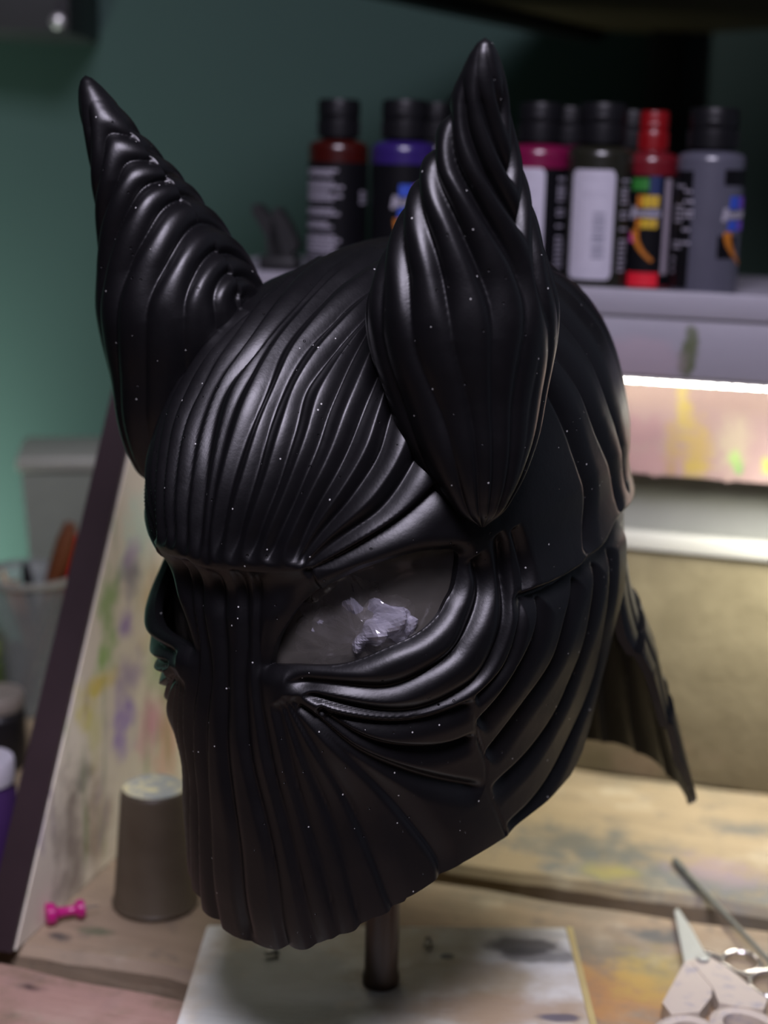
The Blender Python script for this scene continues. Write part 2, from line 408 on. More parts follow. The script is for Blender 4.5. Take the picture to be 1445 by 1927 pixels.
for d in (.42, 1.04):
    bm = bmesh.new(); x0, y, z = bench_local(-.585, d); x1 = bench_local(.015, d)[0]; add_box(bm, x0, x1, y-.02, y+.02, .62, .697, .002); obj('rail', bm, M_DARKW, bench)

# ================================================================ SIDE PANEL (leaning-edge divider, stained inside)
sp_o = B(-.381, .6527, 0)
t = NT('paint_splashed_panel')
g = t.noise(22, 5, None, (1, 1, .35)); c = t.mix(g, (.60, .53, .41), (.80, .76, .62))
def pl(px, py):
    r = ray(px, py); tt = ((-.381)-CAM@BU)/(r@BU); p = CAM+r*tt
    return (0., float(p@BV)-.6527, float(p[2]))
for px, py, rx, rz, col, st in [
    (262, 1010, .03, .03, (.55, .75, .62), .8), (250, 1075, .018, .016, (.16, .13, .18), .85), (205, 1130, .014, .020, (.18, .36, .07), .85), (200, 1235, .016, .013, (.16, .40, .03), .9),
    (190, 1285, .02, .007, (.62, .48, .02), .9), (160, 1330, .012, .014, (.58, .52, .03), .85), (237, 1175, .010, .010, (.22, .12, .42), .85), (245, 1270, .018, .016, (.24, .17, .36), .8),
    (232, 1365, .018, .018, (.25, .15, .50), .9), (285, 1360, .02, .022, (.62, .22, .34), .85), (315, 1400, .02, .03, (.66, .25, .18), .7), (300, 1240, .02, .03, (.20, .38, .12), .75),
    (285, 1130, .02, .03, (.55, .38, .10), .6), (250, 1040, .012, .01, (.50, .38, .55), .7), (155, 1460, .011, .018, (.06, .075, .065), .9), (180, 1380, .01, .02, (.55, .55, .15), .6),
    (140, 1600, .025, .05, (.13, .09, .07), .75), (190, 1560, .02, .04, (.25, .16, .08), .6)]:
    c = t.blob(c, pl(px, py), (.05, rx, rz), col, st*.85, .75, 60, (.1, 1.3))
st1 = t.noise(38, 4, None, (1, 1.6, .28)); st2 = t.noise(30, 3, None, (1, 1.5, .35), dist=1.)
c = t.mix(t.math('MULTIPLY', t.ramp(st1, .55, .72), .55), c, (.20, .30, .10)); c = t.mix(t.math('MULTIPLY', t.ramp(st2, .58, .75), .5), c, (.24, .18, .30))
st3 = t.noise(90, 4, None, (1, 1.5, .5)); c = t.mix(t.math('MULTIPLY', t.ramp(st3, .5, .8), .35), c, (.72, .68, .55))
t.base(c, .6, 0, .3); t.bump(g, .0006); M_SPL = t.m
M_PURP = plain('dark_plum_paint', (.026, .014, .016), .42, var=.2, scale=30)
spn = thing('side_panel', 'paint-splashed cream side panel with a slanted dark plum front edge, left of the mask', 'panel', sp_o, -BA)
poly = [(.0, .0006), (.152, .2546), (.185, .31), (.288, .31), (.288, .0006)]
def prism_x(bm, poly, x0, x1):
    add_prism(bm, poly, x0, x1, M=Matrix(((0, 0, 1, 0), (1, 0, 0, 0), (0, 1, 0, 0), (0, 0, 0, 1))))
bm = bmesh.new(); prism_x(bm, poly, -.012, 0); obj('board', bm, M_SPL, spn, smooth=False)
bm = bmesh.new()
prism_x(bm, [(-.0035, .0006), (.1485, .2560), (.183, .3135), (.288, .3135), (.288, .3105), (.1846, .3105), (.1517, .2548), (-.0002, .0006)], -.0185, -.001)
obj('edge_strip', bm, M_PURP, spn, smooth=False)

# ================================================================ SHELF UNIT
M_GREYP = NT('grey_lilac_painted_wood'); _t = M_GREYP
_c = _t.mix(_t.noise(30, 5, None, (.4, 1, 3)), (.23, .22, .25), (.28, .27, .30))
SHX0, SHX1 = -.425, .10
sh_o = B(0, .95, .333)
def shl(px, py, d):   # px -> local coordinates of the shelf front plane
    p = on_d(px, py, d); return (p.x*BU[0]+p.y*BU[1], d-.95, p.z-.333)
for px, py, rx, rz in ((1300, 640, .0042, .012), (1296, 668, .0062, .012), (1290, 690, .005, .008)):
    _c = _t.blob(_c, shl(px, py, .95), (rx, .02, rz), (.085, .10, .05), .9, .4, 150)
_c = _t.blob(_c, shl(1195, 690, .95), (.03, .02, .02), (.32, .25, .28), .6)
_t.base(_c, .5, 0, .4); _t.bump(_t.noise(80, 4), .0003); M_GREYP = _t.m
t = NT('paint_dripped_board')
c = t.mix(t.noise(40, 4), (.20, .13, .13), (.28, .20, .18))
for px, py, rx, rz, col, st in [(1205, 810, .02, .012, (.42, .24, .26), .8), (1215, 870, .03, .012, (.50, .28, .30), .7), (1284, 745, .0045, .02, (.60, .48, .12), .9), (1290, 790, .006, .014, (.55, .42, .10), .9), (1265, 835, .006, .018, (.48, .34, .12), .85),
    (1312, 850, .010, .022, (.55, .40, .08), .85), (1262, 880, .004, .010, (.40, .26, .10), .8), (1306, 885, .007, .010, (.50, .38, .08), .8), (1383, 865, .0045, .006, (.20, .60, .05), .95), (1391, 884, .003, .005, (.10, .45, .05), .95), (1445, 876, .004, .006, (.50, .62, .05), .95), (1380, 830, .012, .02, (.70, .66, .40), .5)]:
    p = shl(px, py, .976); c = t.blob(c, p, (rx, .05, rz), tuple(.55*v for v in col), st*.75, .6, 160, (.3, 1.25))
t.base(c, .5, 0, .3); M_DRIP = t.m
shelf = thing('shelf_unit', 'long grey painted shelf behind the mask that carries the paint bottles', 'shelf', sh_o, -BA)
bm = bmesh.new(); add_box(bm, SHX0, SHX1, .006, .19, -.012, 0, .001); obj('shelf_board', bm, M_GREYP, shelf)
bm = bmesh.new(); add_box(bm, SHX0, SHX1, -.002, .0055, -.014, .002, .0012); add_box(bm, SHX0, SHX1, .0005, .006, -.0505, -.013, .001); obj('front_rail', bm, M_GREYP, shelf)
bm = bmesh.new()
X = np.linspace(SHX0, SHX1, 150); rd = random.Random(3); lo = []
for x in X:
    lo.append(-.1165-(.0016 if rd.random() < .12 else 0)-rd.random()*.0004)
f = []; pts = [(SHX0, -.056)]+[(x, z) for x, z in zip(X, lo)]+[(SHX1, -.056)]
a = [bm.verts.new((x, .026, z)) for x, z in pts]; b = [bm.verts.new((x, .034, z)) for x, z in pts]
for i in range(1, len(pts)-2):
    ta = bm.verts.new((pts[i][0], .026, -.056)); tb = bm.verts.new((pts[i][0], .034, -.056)); ta2 = bm.verts.new((pts[i+1][0], .026, -.056)); tb2 = bm.verts.new((pts[i+1][0], .034, -.056))
    bm.faces.new((a[i], a[i+1], ta2, ta)); bm.faces.new((b[i+1], b[i], tb, tb2)); bm.faces.new((a[i], b[i], b[i+1], a[i+1])); bm.faces.new((ta, ta2, tb2, tb))
bmesh.ops.remove_doubles(bm, verts=bm.verts[:], dist=1e-6)
obj('drip_board', bm, M_DRIP, shelf, smooth=False)['label'] = 'pinkish white lower board with yellow paint drips'
bm = bmesh.new()
add_box(bm, SHX0, SHX1, .026, .034, -.056, -.012)
obj('hanging_batten', bm, M_GREYP, shelf, smooth=False)
M_WHT = plain('off_white_plastic', (.21, .215, .20), .45, var=.06)
wbx = thing('drawer_box', 'pale grey-white drawer box with a lighter lip, between shelf and tan backboard', 'drawer box', B(0, 1.0, .1606), -BA)
bm = bmesh.new(); add_box(bm, SHX0+.05, SHX1-.01, .004, .13, 0, .159, .002); obj('body', bm, M_WHT, wbx)
bm = bmesh.new(); add_box(bm, SHX0+.05, SHX1-.01, -.006, .004, .0005, .0125, .002); obj('lip', bm, plain('cream_lip', (.42, .42, .38), .4, var=.05), wbx)

# LED strip under the rail: diodes on a slim channel
t = NT('led_glow'); e = t.n('ShaderNodeEmission'); e.inputs[0].default_value = (1, .97, .83, 1); e.inputs[1].default_value = 36
t.l(e.outputs[0], t.out.inputs[0]); M_LED = t.m
led = thing('led_light_strip', 'thin lit LED strip glowing under the front rail of the grey shelf', 'light strip', B(0, .9585, .2818), -BA)
bm = bmesh.new(); add_box(bm, SHX0+.02, SHX1-.005, -.0055, .0045, -.0025, .0005); obj('channel', bm, plain('white_channel', (.8, .8, .78), .4, var=.03), led, smooth=False)
bm = bmesh.new(); n = 0; x = SHX0+.03
while x < SHX1-.01:
    add_box(bm, x, x+.0070, -.0030, .0030, -.0042, -.0026); x += .0092; n += 1
o = obj('diode', bm, M_LED, led, smooth=False); o['kind'] = 'stuff'

# ================================================================ PAINT BOTTLES
M_CAP = plain('black_flip_cap', (.005, .005, .006), .42, var=.15, spec=.22)
M_LBLK = plain('black_label', (.004, .004, .005), .4, var=.1, spec=.15)
M_PRT = plain('label_white_print', (.27, .255, .30), .5, var=.2, scale=900)
M_BLUE = plain('label_blue_print', (.02, .06, .38), .4, var=.1)
M_VIOL = plain('label_violet_print', (.16, .06, .42), .4, var=.1)
M_ORNG = plain('label_orange_print', (.36, .12, .01), .4, var=.2)
M_YELL = plain('label_yellow_print', (.45, .30, .015), .4, var=.1)
M_MAG = plain('label_magenta_print', (.45, .02, .22), .4, var=.1)
M_GRN = plain('label_green_print', (.02, .14, .02), .4, var=.1)
M_STK = plain('white_sticker', (.38, .365, .42), .5, var=.06, scale=200)
M_INK = plain('sticker_grey_ink', (.14, .14, .18), .5)
M_CLR = plain('clear_plastic_shoulder', (.20, .19, .18), .15, var=.1)
def patch(bm, r, a0, a1, z0, z1, th=.0003, n=None, shear=0.):
    """a thin curved plate on a cylinder; angle 0 faces the viewer's side (-y), positive to the right"""
    n = n or max(2, int(abs(a1-a0)/8)+1)
    q = []
    for i in range(n+1):
        a = radians(a0+(a1-a0)*i/n)
        col = []
        for rr, z in ((r, z0), (r+th, z0), (r+th, z1), (r, z1)):
            aa = a+(shear*(z-z0))
            col.append(bm.verts.new((rr*sin(aa), -rr*cos(aa), z)))
        q.append(col)
    for A, C_ in zip(q[:-1], q[1:]):
        for k in range(4): bm.faces.new((A[k], A[(k+1) % 4], C_[(k+1) % 4], C_[k]))
    bm.faces.new(q[0]); bm.faces.new(q[-1][::-1])
BOT_H = .112
def bottle(px, d, label, paint, yaw=0., r=.0195, cap=M_CAP, kind=None, h=BOT_H, group='paint bottles on the grey shelf', yoff=0., capr=.0134):
    p = on_d(px, 540, d); s = p.x*BU[0]+p.y*BU[1]
    sc = h/BOT_H
    b = thing('paint_bottle', label, 'bottle', B(s, d, .3333), -BA+radians(4)+radians(yaw), group)
    m = plain('paint_in_bottle', paint, .25, var=.12, spec=.5)
    bm = bmesh.new()
    z = lambda v: v*sc
    add_lathe(bm, [(0, 0), (r*.9, 0), (r, z(.0015)), (r, z(.080)), (r*.985, z(.0825)), (r*.90, z(.0846)), (r*.70, z(.0858)), (r*.52, z(.0868)), (r*.52, z(.090)), (0, z(.090))], 40)
    obj('body', bm, m, b)
    bm = bmesh.new()
    c = capr
    add_lathe(bm, [(c*.80, z(.0872)), (c, z(.0878)), (c*1.02, z(.096)), (c*1.0, z(.0995)), (c*.96, z(.1000)), (c*1.02, z(.1005)), (c*1.03, z(.1085)), (c*.98, z(.1115)), (c*.80, z(.112)), (0, z(.1118)), ], 36)
    add_lathe(bm, [(0, z(.0872)), (c*.8, z(.0872))], 36)
    add_box(bm, -.0035, .0035, -c*1.1, -c*.9, z(.1015), z(.1045), .0006)
    for k in range(24):
        a = 2*pi*k/24
        add_box(bm, -.0004, .0004, -c*1.045, -c*.99, z(.0885), z(.098), M=Matrix.Rotation(a, 4, 'Z'))
    obj('cap', bm, cap, b)
    R = r+.0002
    if kind is None: return b
    bm = bmesh.new(); full = kind not in ('barcode', 'grey')
    if full: add_lathe(bm, [(r, z(.003)), (R, z(.003)), (R, z(.072)), (r, z(.072))], 48)
    else: patch(bm, r, 60, 300, z(.003), z(.072), .0002, 24) if kind == 'barcode' else patch(bm, r, -75, -28, z(.003), z(.074), .0002, 12)
    lab = obj('label_sleeve', bm, M_LBLK, b)
    def lines(a0, a1, zs, hh, rd, words=True, m=M_PRT):
        bm = bmesh.new()
        for zz in zs:
            a = a0; end = a1-(a1-a0)*(rd.random()*.35)
            while a < end:
                wdt = min(end-a, 5+rd.random()*9)
                patch(bm, R, a, a+wdt, z(zz), z(zz+hh), .0001, 2); a += wdt+1.6
        obj('print', bm, m, lab, smooth=False)['kind'] = 'stuff'
    rd = random.Random(int(px))
    if kind == 'text':
        lines(-62, 25, [.066, .0635, .058, .0555, .0525, .0500, .0475, .041, .0385, .0325, .030, .024, .0215, .019, .0165, .014, .009], .0016, rd)
        lines(62, 80, [.049, .052, .046], .002, rd)
    if kind in ('logo', 'grey', 'rainbow'):
        off = {'logo': 5, 'grey': 38, 'rainbow': -24}[kind]
        ca, cb = (M_BLUE, M_VIOL) if kind != 'rainbow' else (M_ORNG, M_YELL)
        for k in range(4):
            mm = (ca if k < 2 else cb) if kind != 'rainbow' else (M_ORNG if k == 0 else M_YELL)
            bm = bmesh.new(); patch(bm, R, off+k*12, off+k*12+10.5, z(.052), z(.0595), .0001, shear=2); obj('logo_tile', bm, mm, lab, smooth=False)
            bm = bmesh.new(); patch(bm, R, off+k*12-1, off+k*12+9.5, z(.039), z(.0450), .0001, shear=2); obj('logo_tile', bm, mm, lab, smooth=False)
        bm = bmesh.new()
        patch(bm, R, off-14, off-6, z(.0445), z(.0525), .0002, shear=9)
        patch(bm, R, off-5, off+50, z(.0462), z(.0470), .0002)
        a = off-4
        while a < off+48:
            patch(bm, R, a, a+3.2, z(.0470), z(.0470+.0026+rd.random()*.002), .0002, shear=5); a += 5.2
        obj('logo_lettering', bm, M_PRT, lab, smooth=False)['kind'] = 'stuff'
        bm = bmesh.new()
        for k in range(14):
            f = k/13; patch(bm, R, off-8+f*f*40, off-8+f*f*40+16-8*f, z(.036-.018*f), z(.036-.018*f+.0021), .0001, 2)
        obj('logo_swoosh', bm, M_ORNG, lab, smooth=False)
    if kind == 'grey':
        bm = bmesh.new(); patch(bm, r, 25, 95, z(.066), z(.0755), .0002, 9); obj('label_patch', bm, M_LBLK, b)
        bm = bmesh.new(); patch(bm, r, 20, 60, z(.022), z(.036), .0001, 9)
        obj('label_patch', bm, M_LBLK, b)
        lines(-70, -44, [.064, .052, .049, .046, .043, .030, .027], .0016, rd); lines(-44, -24, [.061, .055, .049, .046, .038, .030], .0017, rd)
        lines(-70, -58, [.020, .016, .012], .0018, rd)
    if kind == 'rainbow':
        for (a0, a1, z0, z1, m) in ((-40, 0, .0625, .070, M_GRN), (2, 26, .040, .0715, plain('label_navy_print', (.01, .02, .07), .4)), (-44, 30, .002, .011, plain('label_red_print', (.50, .008, .02), .4)), (-36, -22, .030, .036, M_MAG)):
            bm = bmesh.new(); patch(bm, R, a0, a1, z(z0), z(z1), .00005); obj('label_patch', bm, m, lab, smooth=False)
        bm = bmesh.new(); patch(bm, R, 36, 52, z(.010), z(.070), .0001); obj('label_edge', bm, plain('pale_label_edge', (.22, .19, .22), .5), lab, smooth=False)
    if kind in ('barcode', 'magenta'):
        off = 0 if kind == 'barcode' else -12
        bm = bmesh.new(); a0, a1, z0, z1 = off-45, off+31, z(.006), z(.072)
        n = 20; rr = R+.0001; rad = .0035; q = []
        for i in range(n+1):
            f = i/n; a = radians(a0+(a1-a0)*f); wd = radians(a1-a0)*rr; xx = min(f, 1-f)*wd
            cut = rad-math.sqrt(max(0, rad*rad-(rad-min(xx, rad))**2))
            q.append([bm.verts.new((R2*sin(a), -R2*cos(a), zz)) for R2, zz in ((rr, z0+cut), (rr+.0002, z0+cut), (rr+.0002, z1-cut), (rr, z1-cut))])
        for A, C_ in zip(q[:-1], q[1:]):
            for k in range(4): bm.faces.new((A[k], A[(k+1) % 4], C_[(k+1) % 4], C_[k]))
        st = obj('sticker', bm, M_STK, b)
        bm = bmesh.new(); zz = .019
        for wdt in (.0015, .0008, .002, .0006, .0012, .0022, .0008, .0016, .0010, .0018, .0007, .0012):
            patch(bm, rr+.0002, off-4, off+16, z(zz), z(zz+wdt), .0001); zz += wdt+.0011
        obj('barcode', bm, M_INK, st, smooth=False)
        bm = bmesh.new()
        for zz in (.0665, .058, .056, .0105):
            patch(bm, rr+.0002, off-25, off+18, z(zz), z(zz+.0007), .0001)
        for aa in (-36, -33, -24):
            zq = .018
            while zq < .052:
                patch(bm, rr+.0002, off+aa, off+aa+1.2, z(zq), z(zq+.0028), .0001); zq += .0042
        obj('small_print', bm, plain('faint_ink', (.32, .31, .36), .5), st, smooth=False)['kind'] = 'stuff'
        lines(44, 66, [.065, .060, .0575, .055, .052, .046, .043, .036, .029, .026, .023, .020, .017, .014, .011], .0015, rd)
    return b
bottle(632, .985, 'paint bottle with dark red paint above a black text label, leftmost on the shelf', (.030, .003, .002), kind='text')
bottle(753, .975, 'violet paint bottle with blue logo tiles on a black label, left of the near horn', (.020, .010, .085), kind='logo', r=.0205, capr=.0143)
bottle(1003, .985, 'paint bottle with magenta paint and white sticker, just right of the near horn', (.12, .005, .035), kind='magenta', r=.0205)
bottle(1118, .974, 'paint bottle with dark liquid and a big white barcode sticker', (.012, .012, .008), kind='barcode', r=.0208, capr=.0143)
bottle(1212, .985, 'red-capped paint bottle with a colourful label and red base', (.10, .006, .010), kind='rainbow', r=.0165, capr=.0088, cap=plain('red_nozzle', (.16, .002, .004), .35), h=.108)
bottle(1322, .974, 'silver grey paint bottle with black label and blue logo, rightmost on the shelf', (.065, .065, .085), kind='grey', r=.0205, capr=.0146, h=.110)
bottle(812, 1.045, 'black-capped paint bottle in the rear row behind the violet one', (.02, .02, .02), kind='text', h=.113)
bottle(868, 1.03, 'black-capped paint bottle in the rear row, hidden behind the near horn', (.03, .02, .02), kind='text', h=.117)
bottle(1056, 1.05, 'black-capped paint bottle in the rear row behind magenta and barcode bottles', (.10, .01, .04), kind='text', h=.112)
bottle(1172, 1.045, 'black-capped paint bottle in the rear row between barcode and red-capped bottles', (.03, .03, .02), kind='text', h=.110)

# black spring clamp on the shelf
p = on_d(535, 500, .99); s = p.x*BU[0]+p.y*BU[1]
cl = thing('spring_clamp', 'black spring clamp standing jaws up on the shelf, left of the bottles', 'clamp', B(s, .99, .3335), -BA)
def cq(px, py):
    q = on_d(px, py, .99); return Vector((q.x*BU[0]+q.y*BU[1]-s, 0, q.z-.3335))
M_CLP = plain('black_rubber', (.007, .007, .007), .6)
def slab(bm, pts, th=.010):
    add_prism(bm, [(q.x, q.z) for q in pts], -th/2, th/2, M=Matrix(((1, 0, 0, 0), (0, 0, 1, 0), (0, 1, 0, 0), (0, 0, 0, 1))))
for pts in ([(508, 490), (505, 445), (478, 398), (480, 384), (490, 383), (505, 400), (522, 420), (540, 490)],
            [(515, 490), (512, 425), (521, 390), (530, 392), (550, 425), (565, 462), (545, 490)]):
    bm = bmesh.new(); slab(bm, [cq(*q) for q in pts], .010); obj('jaw', bm, M_CLP, cl, smooth=False)
bm = bmesh.new(); add_box(bm, -.016, .010, -.008, .008, 0, .009, .002); obj('hinge_block', bm, M_CLP, cl)

# ================================================================ THE MASK STAND
bt = .012
c1_, c2_ = on_z(390, 1740, bt), on_z(1065, 1745, bt); c3_, c4_ = on_z(1118, 1960, bt), on_z(322, 1960, bt)
ex = (c3_-c2_).normalized(); c3_ = c2_+ex*.20; ex = (c4_-c1_).normalized(); c4_ = c1_+ex*.20
PX, PY = .0045, .6905
stand = thing('mask_stand', 'wooden display stand: stained grey base board with a brown post under the mask', 'stand', (PX, PY, 0))
t = NT('stained_grey_board'); g = t.noise(26, 6); g2 = t.noise(60, 4, None, (1, 6, 1))
c = t.mix(t.ramp(g, .35, .68), (.80, .82, .74), (.56, .51, .38)); c = t.mix(t.math('MULTIPLY', t.ramp(g2, .5, .8), .4), c, (.50, .53, .50))
def sl(px, py): q = on_z(px, py, bt); return (q.x-PX, q.y-PY, bt)
for q in [(sl(985, 1780), (.022, .010, .02), (.10, .10, .09), .85), (sl(1010, 1800), (.02, .008, .02), (.11, .11, .10), .7), (sl(520, 1860), (.045, .05, .02), (.50, .54, .50), .8), (sl(930, 1900), (.05, .02, .02), (.38, .24, .12), .6),
          (sl(840, 1800), (.004, .003, .01), (.08, .10, .12), .8), (sl(1045, 1915), (.012, .004, .01), (.10, .10, .14), .8), (sl(850, 1840), (.05, .02, .02), (.38, .30, .16), .5), (sl(1010, 1758), (.02, .006, .01), (.52, .52, .46), .7)]:
    c = t.blob(c, *q)
t.base(c, .55, 0, .35); t.bump(g2, .0005); M_BRD = t.m
bm = bmesh.new(); add_prism(bm, [(q.x-PX, q.y-PY) for q in (c1_, c4_, c3_, c2_)], .0006, bt)
bmesh.ops.bevel(bm, geom=bm.edges[:], offset=.0008, segments=2, affect='EDGES')
obj('base_board', bm, M_BRD, stand)
bm = bmesh.new(); d_ = (c3_-c2_); nn = Vector((-d_.y, d_.x, 0)).normalized()
a_, b_ = c2_-Vector((PX, PY, 0)), c3_-Vector((PX, PY, 0))
if nn.x < 0: nn = -nn
add_prism(bm, [(a_.x, a_.y), (b_.x, b_.y), (b_.x+nn.x*.0032, b_.y+nn.y*.0032), (a_.x+nn.x*.0032, a_.y+nn.y*.0032)], .0008, bt+.0004)
obj('edge_tape', bm, plain('yellow_edge_tape', (.58, .48, .20), .5), stand, smooth=False)
t = NT('varnished_brown_post'); g = t.noise(50, 4, None, (2, 2, .2)); t.base(t.mix(g, (.022, .010, .004), (.07, .028, .007)), .3, 0, .6); t.bump(g, .0003)
bm = bmesh.new(); add_lathe(bm, [(0, bt), (.0092, bt), (.0094, bt+.004), (.0083, bt+.007), (.0082, .176), (0, .176)], 32); obj('post', bm, t.m, stand)
for k, (px, py, dx, a) in enumerate([(512, 1800, .004, .5), (804, 1781, .003, 0.2)]):
    q = on_z(px, py, bt)
    bm = bmesh.new(); add_lathe(bm, [(0, -.0035), (.0012, -.0035), (.0012, .0015), (.0022, .002), (.0020, .0032), (0, .0036)], 14, M=Matrix.Rotation(pi/2, 4, 'Y'))
    o = obj('small_screw', bm, plain('dull_steel', (.35, .35, .33), .3, .9), loc=(q.x, q.y, bt+.0022), rotz=a+k)
    tag(o, ['tiny steel screw lying on the grey base board below the chin', 'tiny steel screw lying on the base board right of the post'][k], 'screw')

# ================================================================ THE MASK
Mrot = Matrix.Rotation(-radians(37), 3, 'Z') @ Matrix.Rotation(radians(-3), 3, 'Y') @ Matrix.Rotation(radians(10), 3, 'X')
MT = Vector(CAM+ray(728, 892)*.70)
mask = thing('cowl_mask', 'matte black ribbed full-face mask with two pointed horns, on the post', 'mask', MT, rot=Mrot.to_euler())

def resample(pts, n):
    p = np.array(pts, float)
    if len(p) > 2:
        k = np.arange(len(p)); tt = np.linspace(0, len(p)-1, n)
        return np.stack([ctab(tt, k, p[:, 0]), ctab(tt, k, p[:, 1])], -1) if p.shape[1] == 2 else np.stack([ctab(tt, k, p[:, j]) for j in range(3)], -1)
    f = np.linspace(0, 1, n)[:, None]; return p[0]*(1-f)+p[1]*f
def top_z(x, y):
    lo, hi = 0., HH*.9995
    for _ in range(40):
        z = (lo+hi)/2; yy = y-.016*(z/HH)**1.5
        a = np.arctan2(x, -yy); q = head(np.array([a]), np.array([z]))[0]
        if q[0]**2+(q[1]-.016*(z/HH)**1.5)**2 > x*x+yy*yy: lo = z
        else: hi = z
    return lo
SPEC = {  # left width, right width, depth, fade at start, fade at end
 'f': (.0085, .0095, .0050), 'n': (.0032, .0042, .0024), 'm': (.0105, .0042, .0030), 's': (.0125, .0035, .0048), 'c': (.0130, .0040, .0038)}
LINES = []
for k, v in CURVES.items():
    if k in ('eye',): continue
    rs = resample(v, 10*len(v))
    if k != 'seam' and len(v) > 3:
        for _ in range(26): rs[1:-1] = rs[1:-1]*.5+(rs[:-2]+rs[2:])*.25
    P3 = head(np.radians(rs[:, 0]), rs[:, 1])
    Wl, Wr, dep_ = SPEC.get(k[0], (.006, .006, .003))
    if k[0] == 's' and k != 'seam' or k[0] in 'm': pass
    if k == 'fA0': Wl, Wr, dep_ = .0065, .0065, .0028
    if k in ('m0',): Wl, Wr, dep_ = .006, .006, .0030
    if k == 'n1': Wl, Wr, dep_ = .0038, .0038, .0018
    if k == 'fH': Wl, Wr, dep_ = .0035, .012, .0050
    if k == 'seam': Wl, Wr, dep_ = .0014, .0018, .0013
    if k == 'cap': Wl, Wr, dep_ = .0028, .0150, .0052
    if k == 'arc1': Wl, Wr, dep_ = .0070, .0080, .0058
    if k == 'arc2': Wl, Wr, dep_ = .0075, .0035, .0052
    if k == 'arc3': Wl, Wr, dep_ = .0060, .0030, .0048
    if k in ('m6', 'm7', 'm8'): Wl, Wr, dep_ = .0042, .0100, .0048
    if k == 'browd': Wl, Wr, dep_ = .0150, .0150, .0030
    if k in ('fA0', 'fA', 'fB', 'fC', 'fD'):
        x0, y0, z0 = P3[-1]; ext = []
        for j in range(1, 22):
            y = y0+j*.009; x = x0*(1+.55*(1-math.exp(-j/9.)))
            if y > .135: break
            ext.append((x, y, top_z(x, y)))
        ext = [e_ for e_ in ext if e_[2] > .03]
        P3 = np.concatenate([P3, np.array(ext)])
    LINES.append((k, P3, Wl, Wr, dep_))

def relief(P, Nn, lines, flat=False):
    out = np.zeros(len(P))
    for k, L, Wl, Wr, dp in lines:
        Wm = max(Wl, Wr)
        lo = L.min(0)-Wm; hi = L.max(0)+Wm
        idx = np.where(np.all((P > lo) & (P < hi), 1))[0]
        if not len(idx): continue
        q = P[idx]; nn = Nn[idx]
        best = np.full(len(q), 1e9); side = np.zeros(len(q)); par = np.zeros(len(q))
        ns = len(L)-1
        for i in range(ns):
            a = L[i]; d = L[i+1]-a; l2 = d@d
            if l2 < 1e-14: continue
            near = np.where(np.abs(q-a).max(1) < Wm+math.sqrt(l2))[0]
            if not len(near): continue
            r = q[near]-a; tt = np.clip(r@d/l2, 0, 1); e = r-tt[:, None]*d; D = np.sqrt((e*e).sum(1))
            u = D < best[near]
            m = near[u]
            best[m] = D[u]; par[m] = (i+tt[u])/ns
            cr = np.cross(d/math.sqrt(l2), e[u]); side[m] = (cr*nn[m]).sum(1)/np.maximum(D[u], 1e-7)
        W = Wr+(Wl-Wr)*(side*.5+.5)
        x = np.clip(1-best/W, 0, 1)
        g = x*x if k != 'browd' else x*x*(3-2*x)
        fade = np.clip(np.minimum(par/.05, (1-par)/.08), 0, 1)
        if k == 'cap' or k == 'seam': fade = 1
        fade = fade*(2-fade) if not np.isscalar(fade) else fade
        out[idx] = np.maximum(out[idx], dp*g*fade)
    return out

NA, NZ1, NZ2 = 900, 250, 150
azs = np.linspace(-pi, pi, NA, endpoint=False)
zl = np.linspace(-.178, 0, NZ1, endpoint=False); zu = HH*np.sin(np.linspace(0, pi/2-.004, NZ2))
zs = np.concatenate([zl, zu]); NZ = len(zs)
AZ, ZZ = np.meshgrid(azs, zs)
P = head(AZ, ZZ)
# sockets of the eyes: the region under the brow is set back a little
azd = np.degrees(np.abs(AZ))
e_ = 1e-4
Pa = (np.roll(P, -1, 1)-np.roll(P, 1, 1)); Pz = np.gradient(P, axis=0)
Nn = np.cross(Pa, Pz); Nn /= np.maximum(np.linalg.norm(Nn, axis=2, keepdims=True), 1e-12)
Nn[-1] = (0, 0, 1)
s_ = np.sign((Nn[200]*P[200]).sum()); Nn = Nn*s_
Pf = P.reshape(-1, 3); Nf = Nn.reshape(-1, 3)
# organic wobble of the lookup position so that no groove is ruler straight
wob = np.stack([.0009*np.sin(Pf[:, 2]*75+Pf[:, 1]*40), .0007*np.sin(Pf[:, 0]*60+Pf[:, 2]*70+1), .0009*np.sin(Pf[:, 0]*70+Pf[:, 1]*60+2)], -1)
Q = Pf+wob
mir = np.array([-1, 1, 1.])
sg = np.where(Q[:, :1] < 0, -1., 1.)
Qm = Q*np.concatenate([sg, np.ones_like(sg), np.ones_like(sg)], 1); Nm = Nf*np.concatenate([sg, np.ones_like(sg), np.ones_like(sg)], 1)
BROW = [l_ for l_ in LINES if l_[0] == 'browd']; LINES = [l_ for l_ in LINES if l_[0] != 'browd']
disp = relief(Qm, Nm, LINES)
cen = np.where(np.abs(Q[:, 0]) < .016)[0]
disp[cen] = np.maximum(disp[cen], relief(Qm[cen]*mir, Nm[cen]*mir, LINES))
disp += relief(Qm, Nm, BROW)
# raised cap layer above the cap seam, flat fine lumps
capz = np.interp(azd.ravel(), [0, 65, 68, 78, 90, 105, 115, 180], [-.031, -.031, -.031, -.0325, -.0335, -.034, -.0285, -.034])
ZF = ZZ.ravel()
lift = .0022*np.clip((ZF-capz)/.0015, 0, 1)*np.clip(1-(ZF-capz)/.05, 0, 1)*np.clip((azd.ravel()-64)/10, 0, 1)
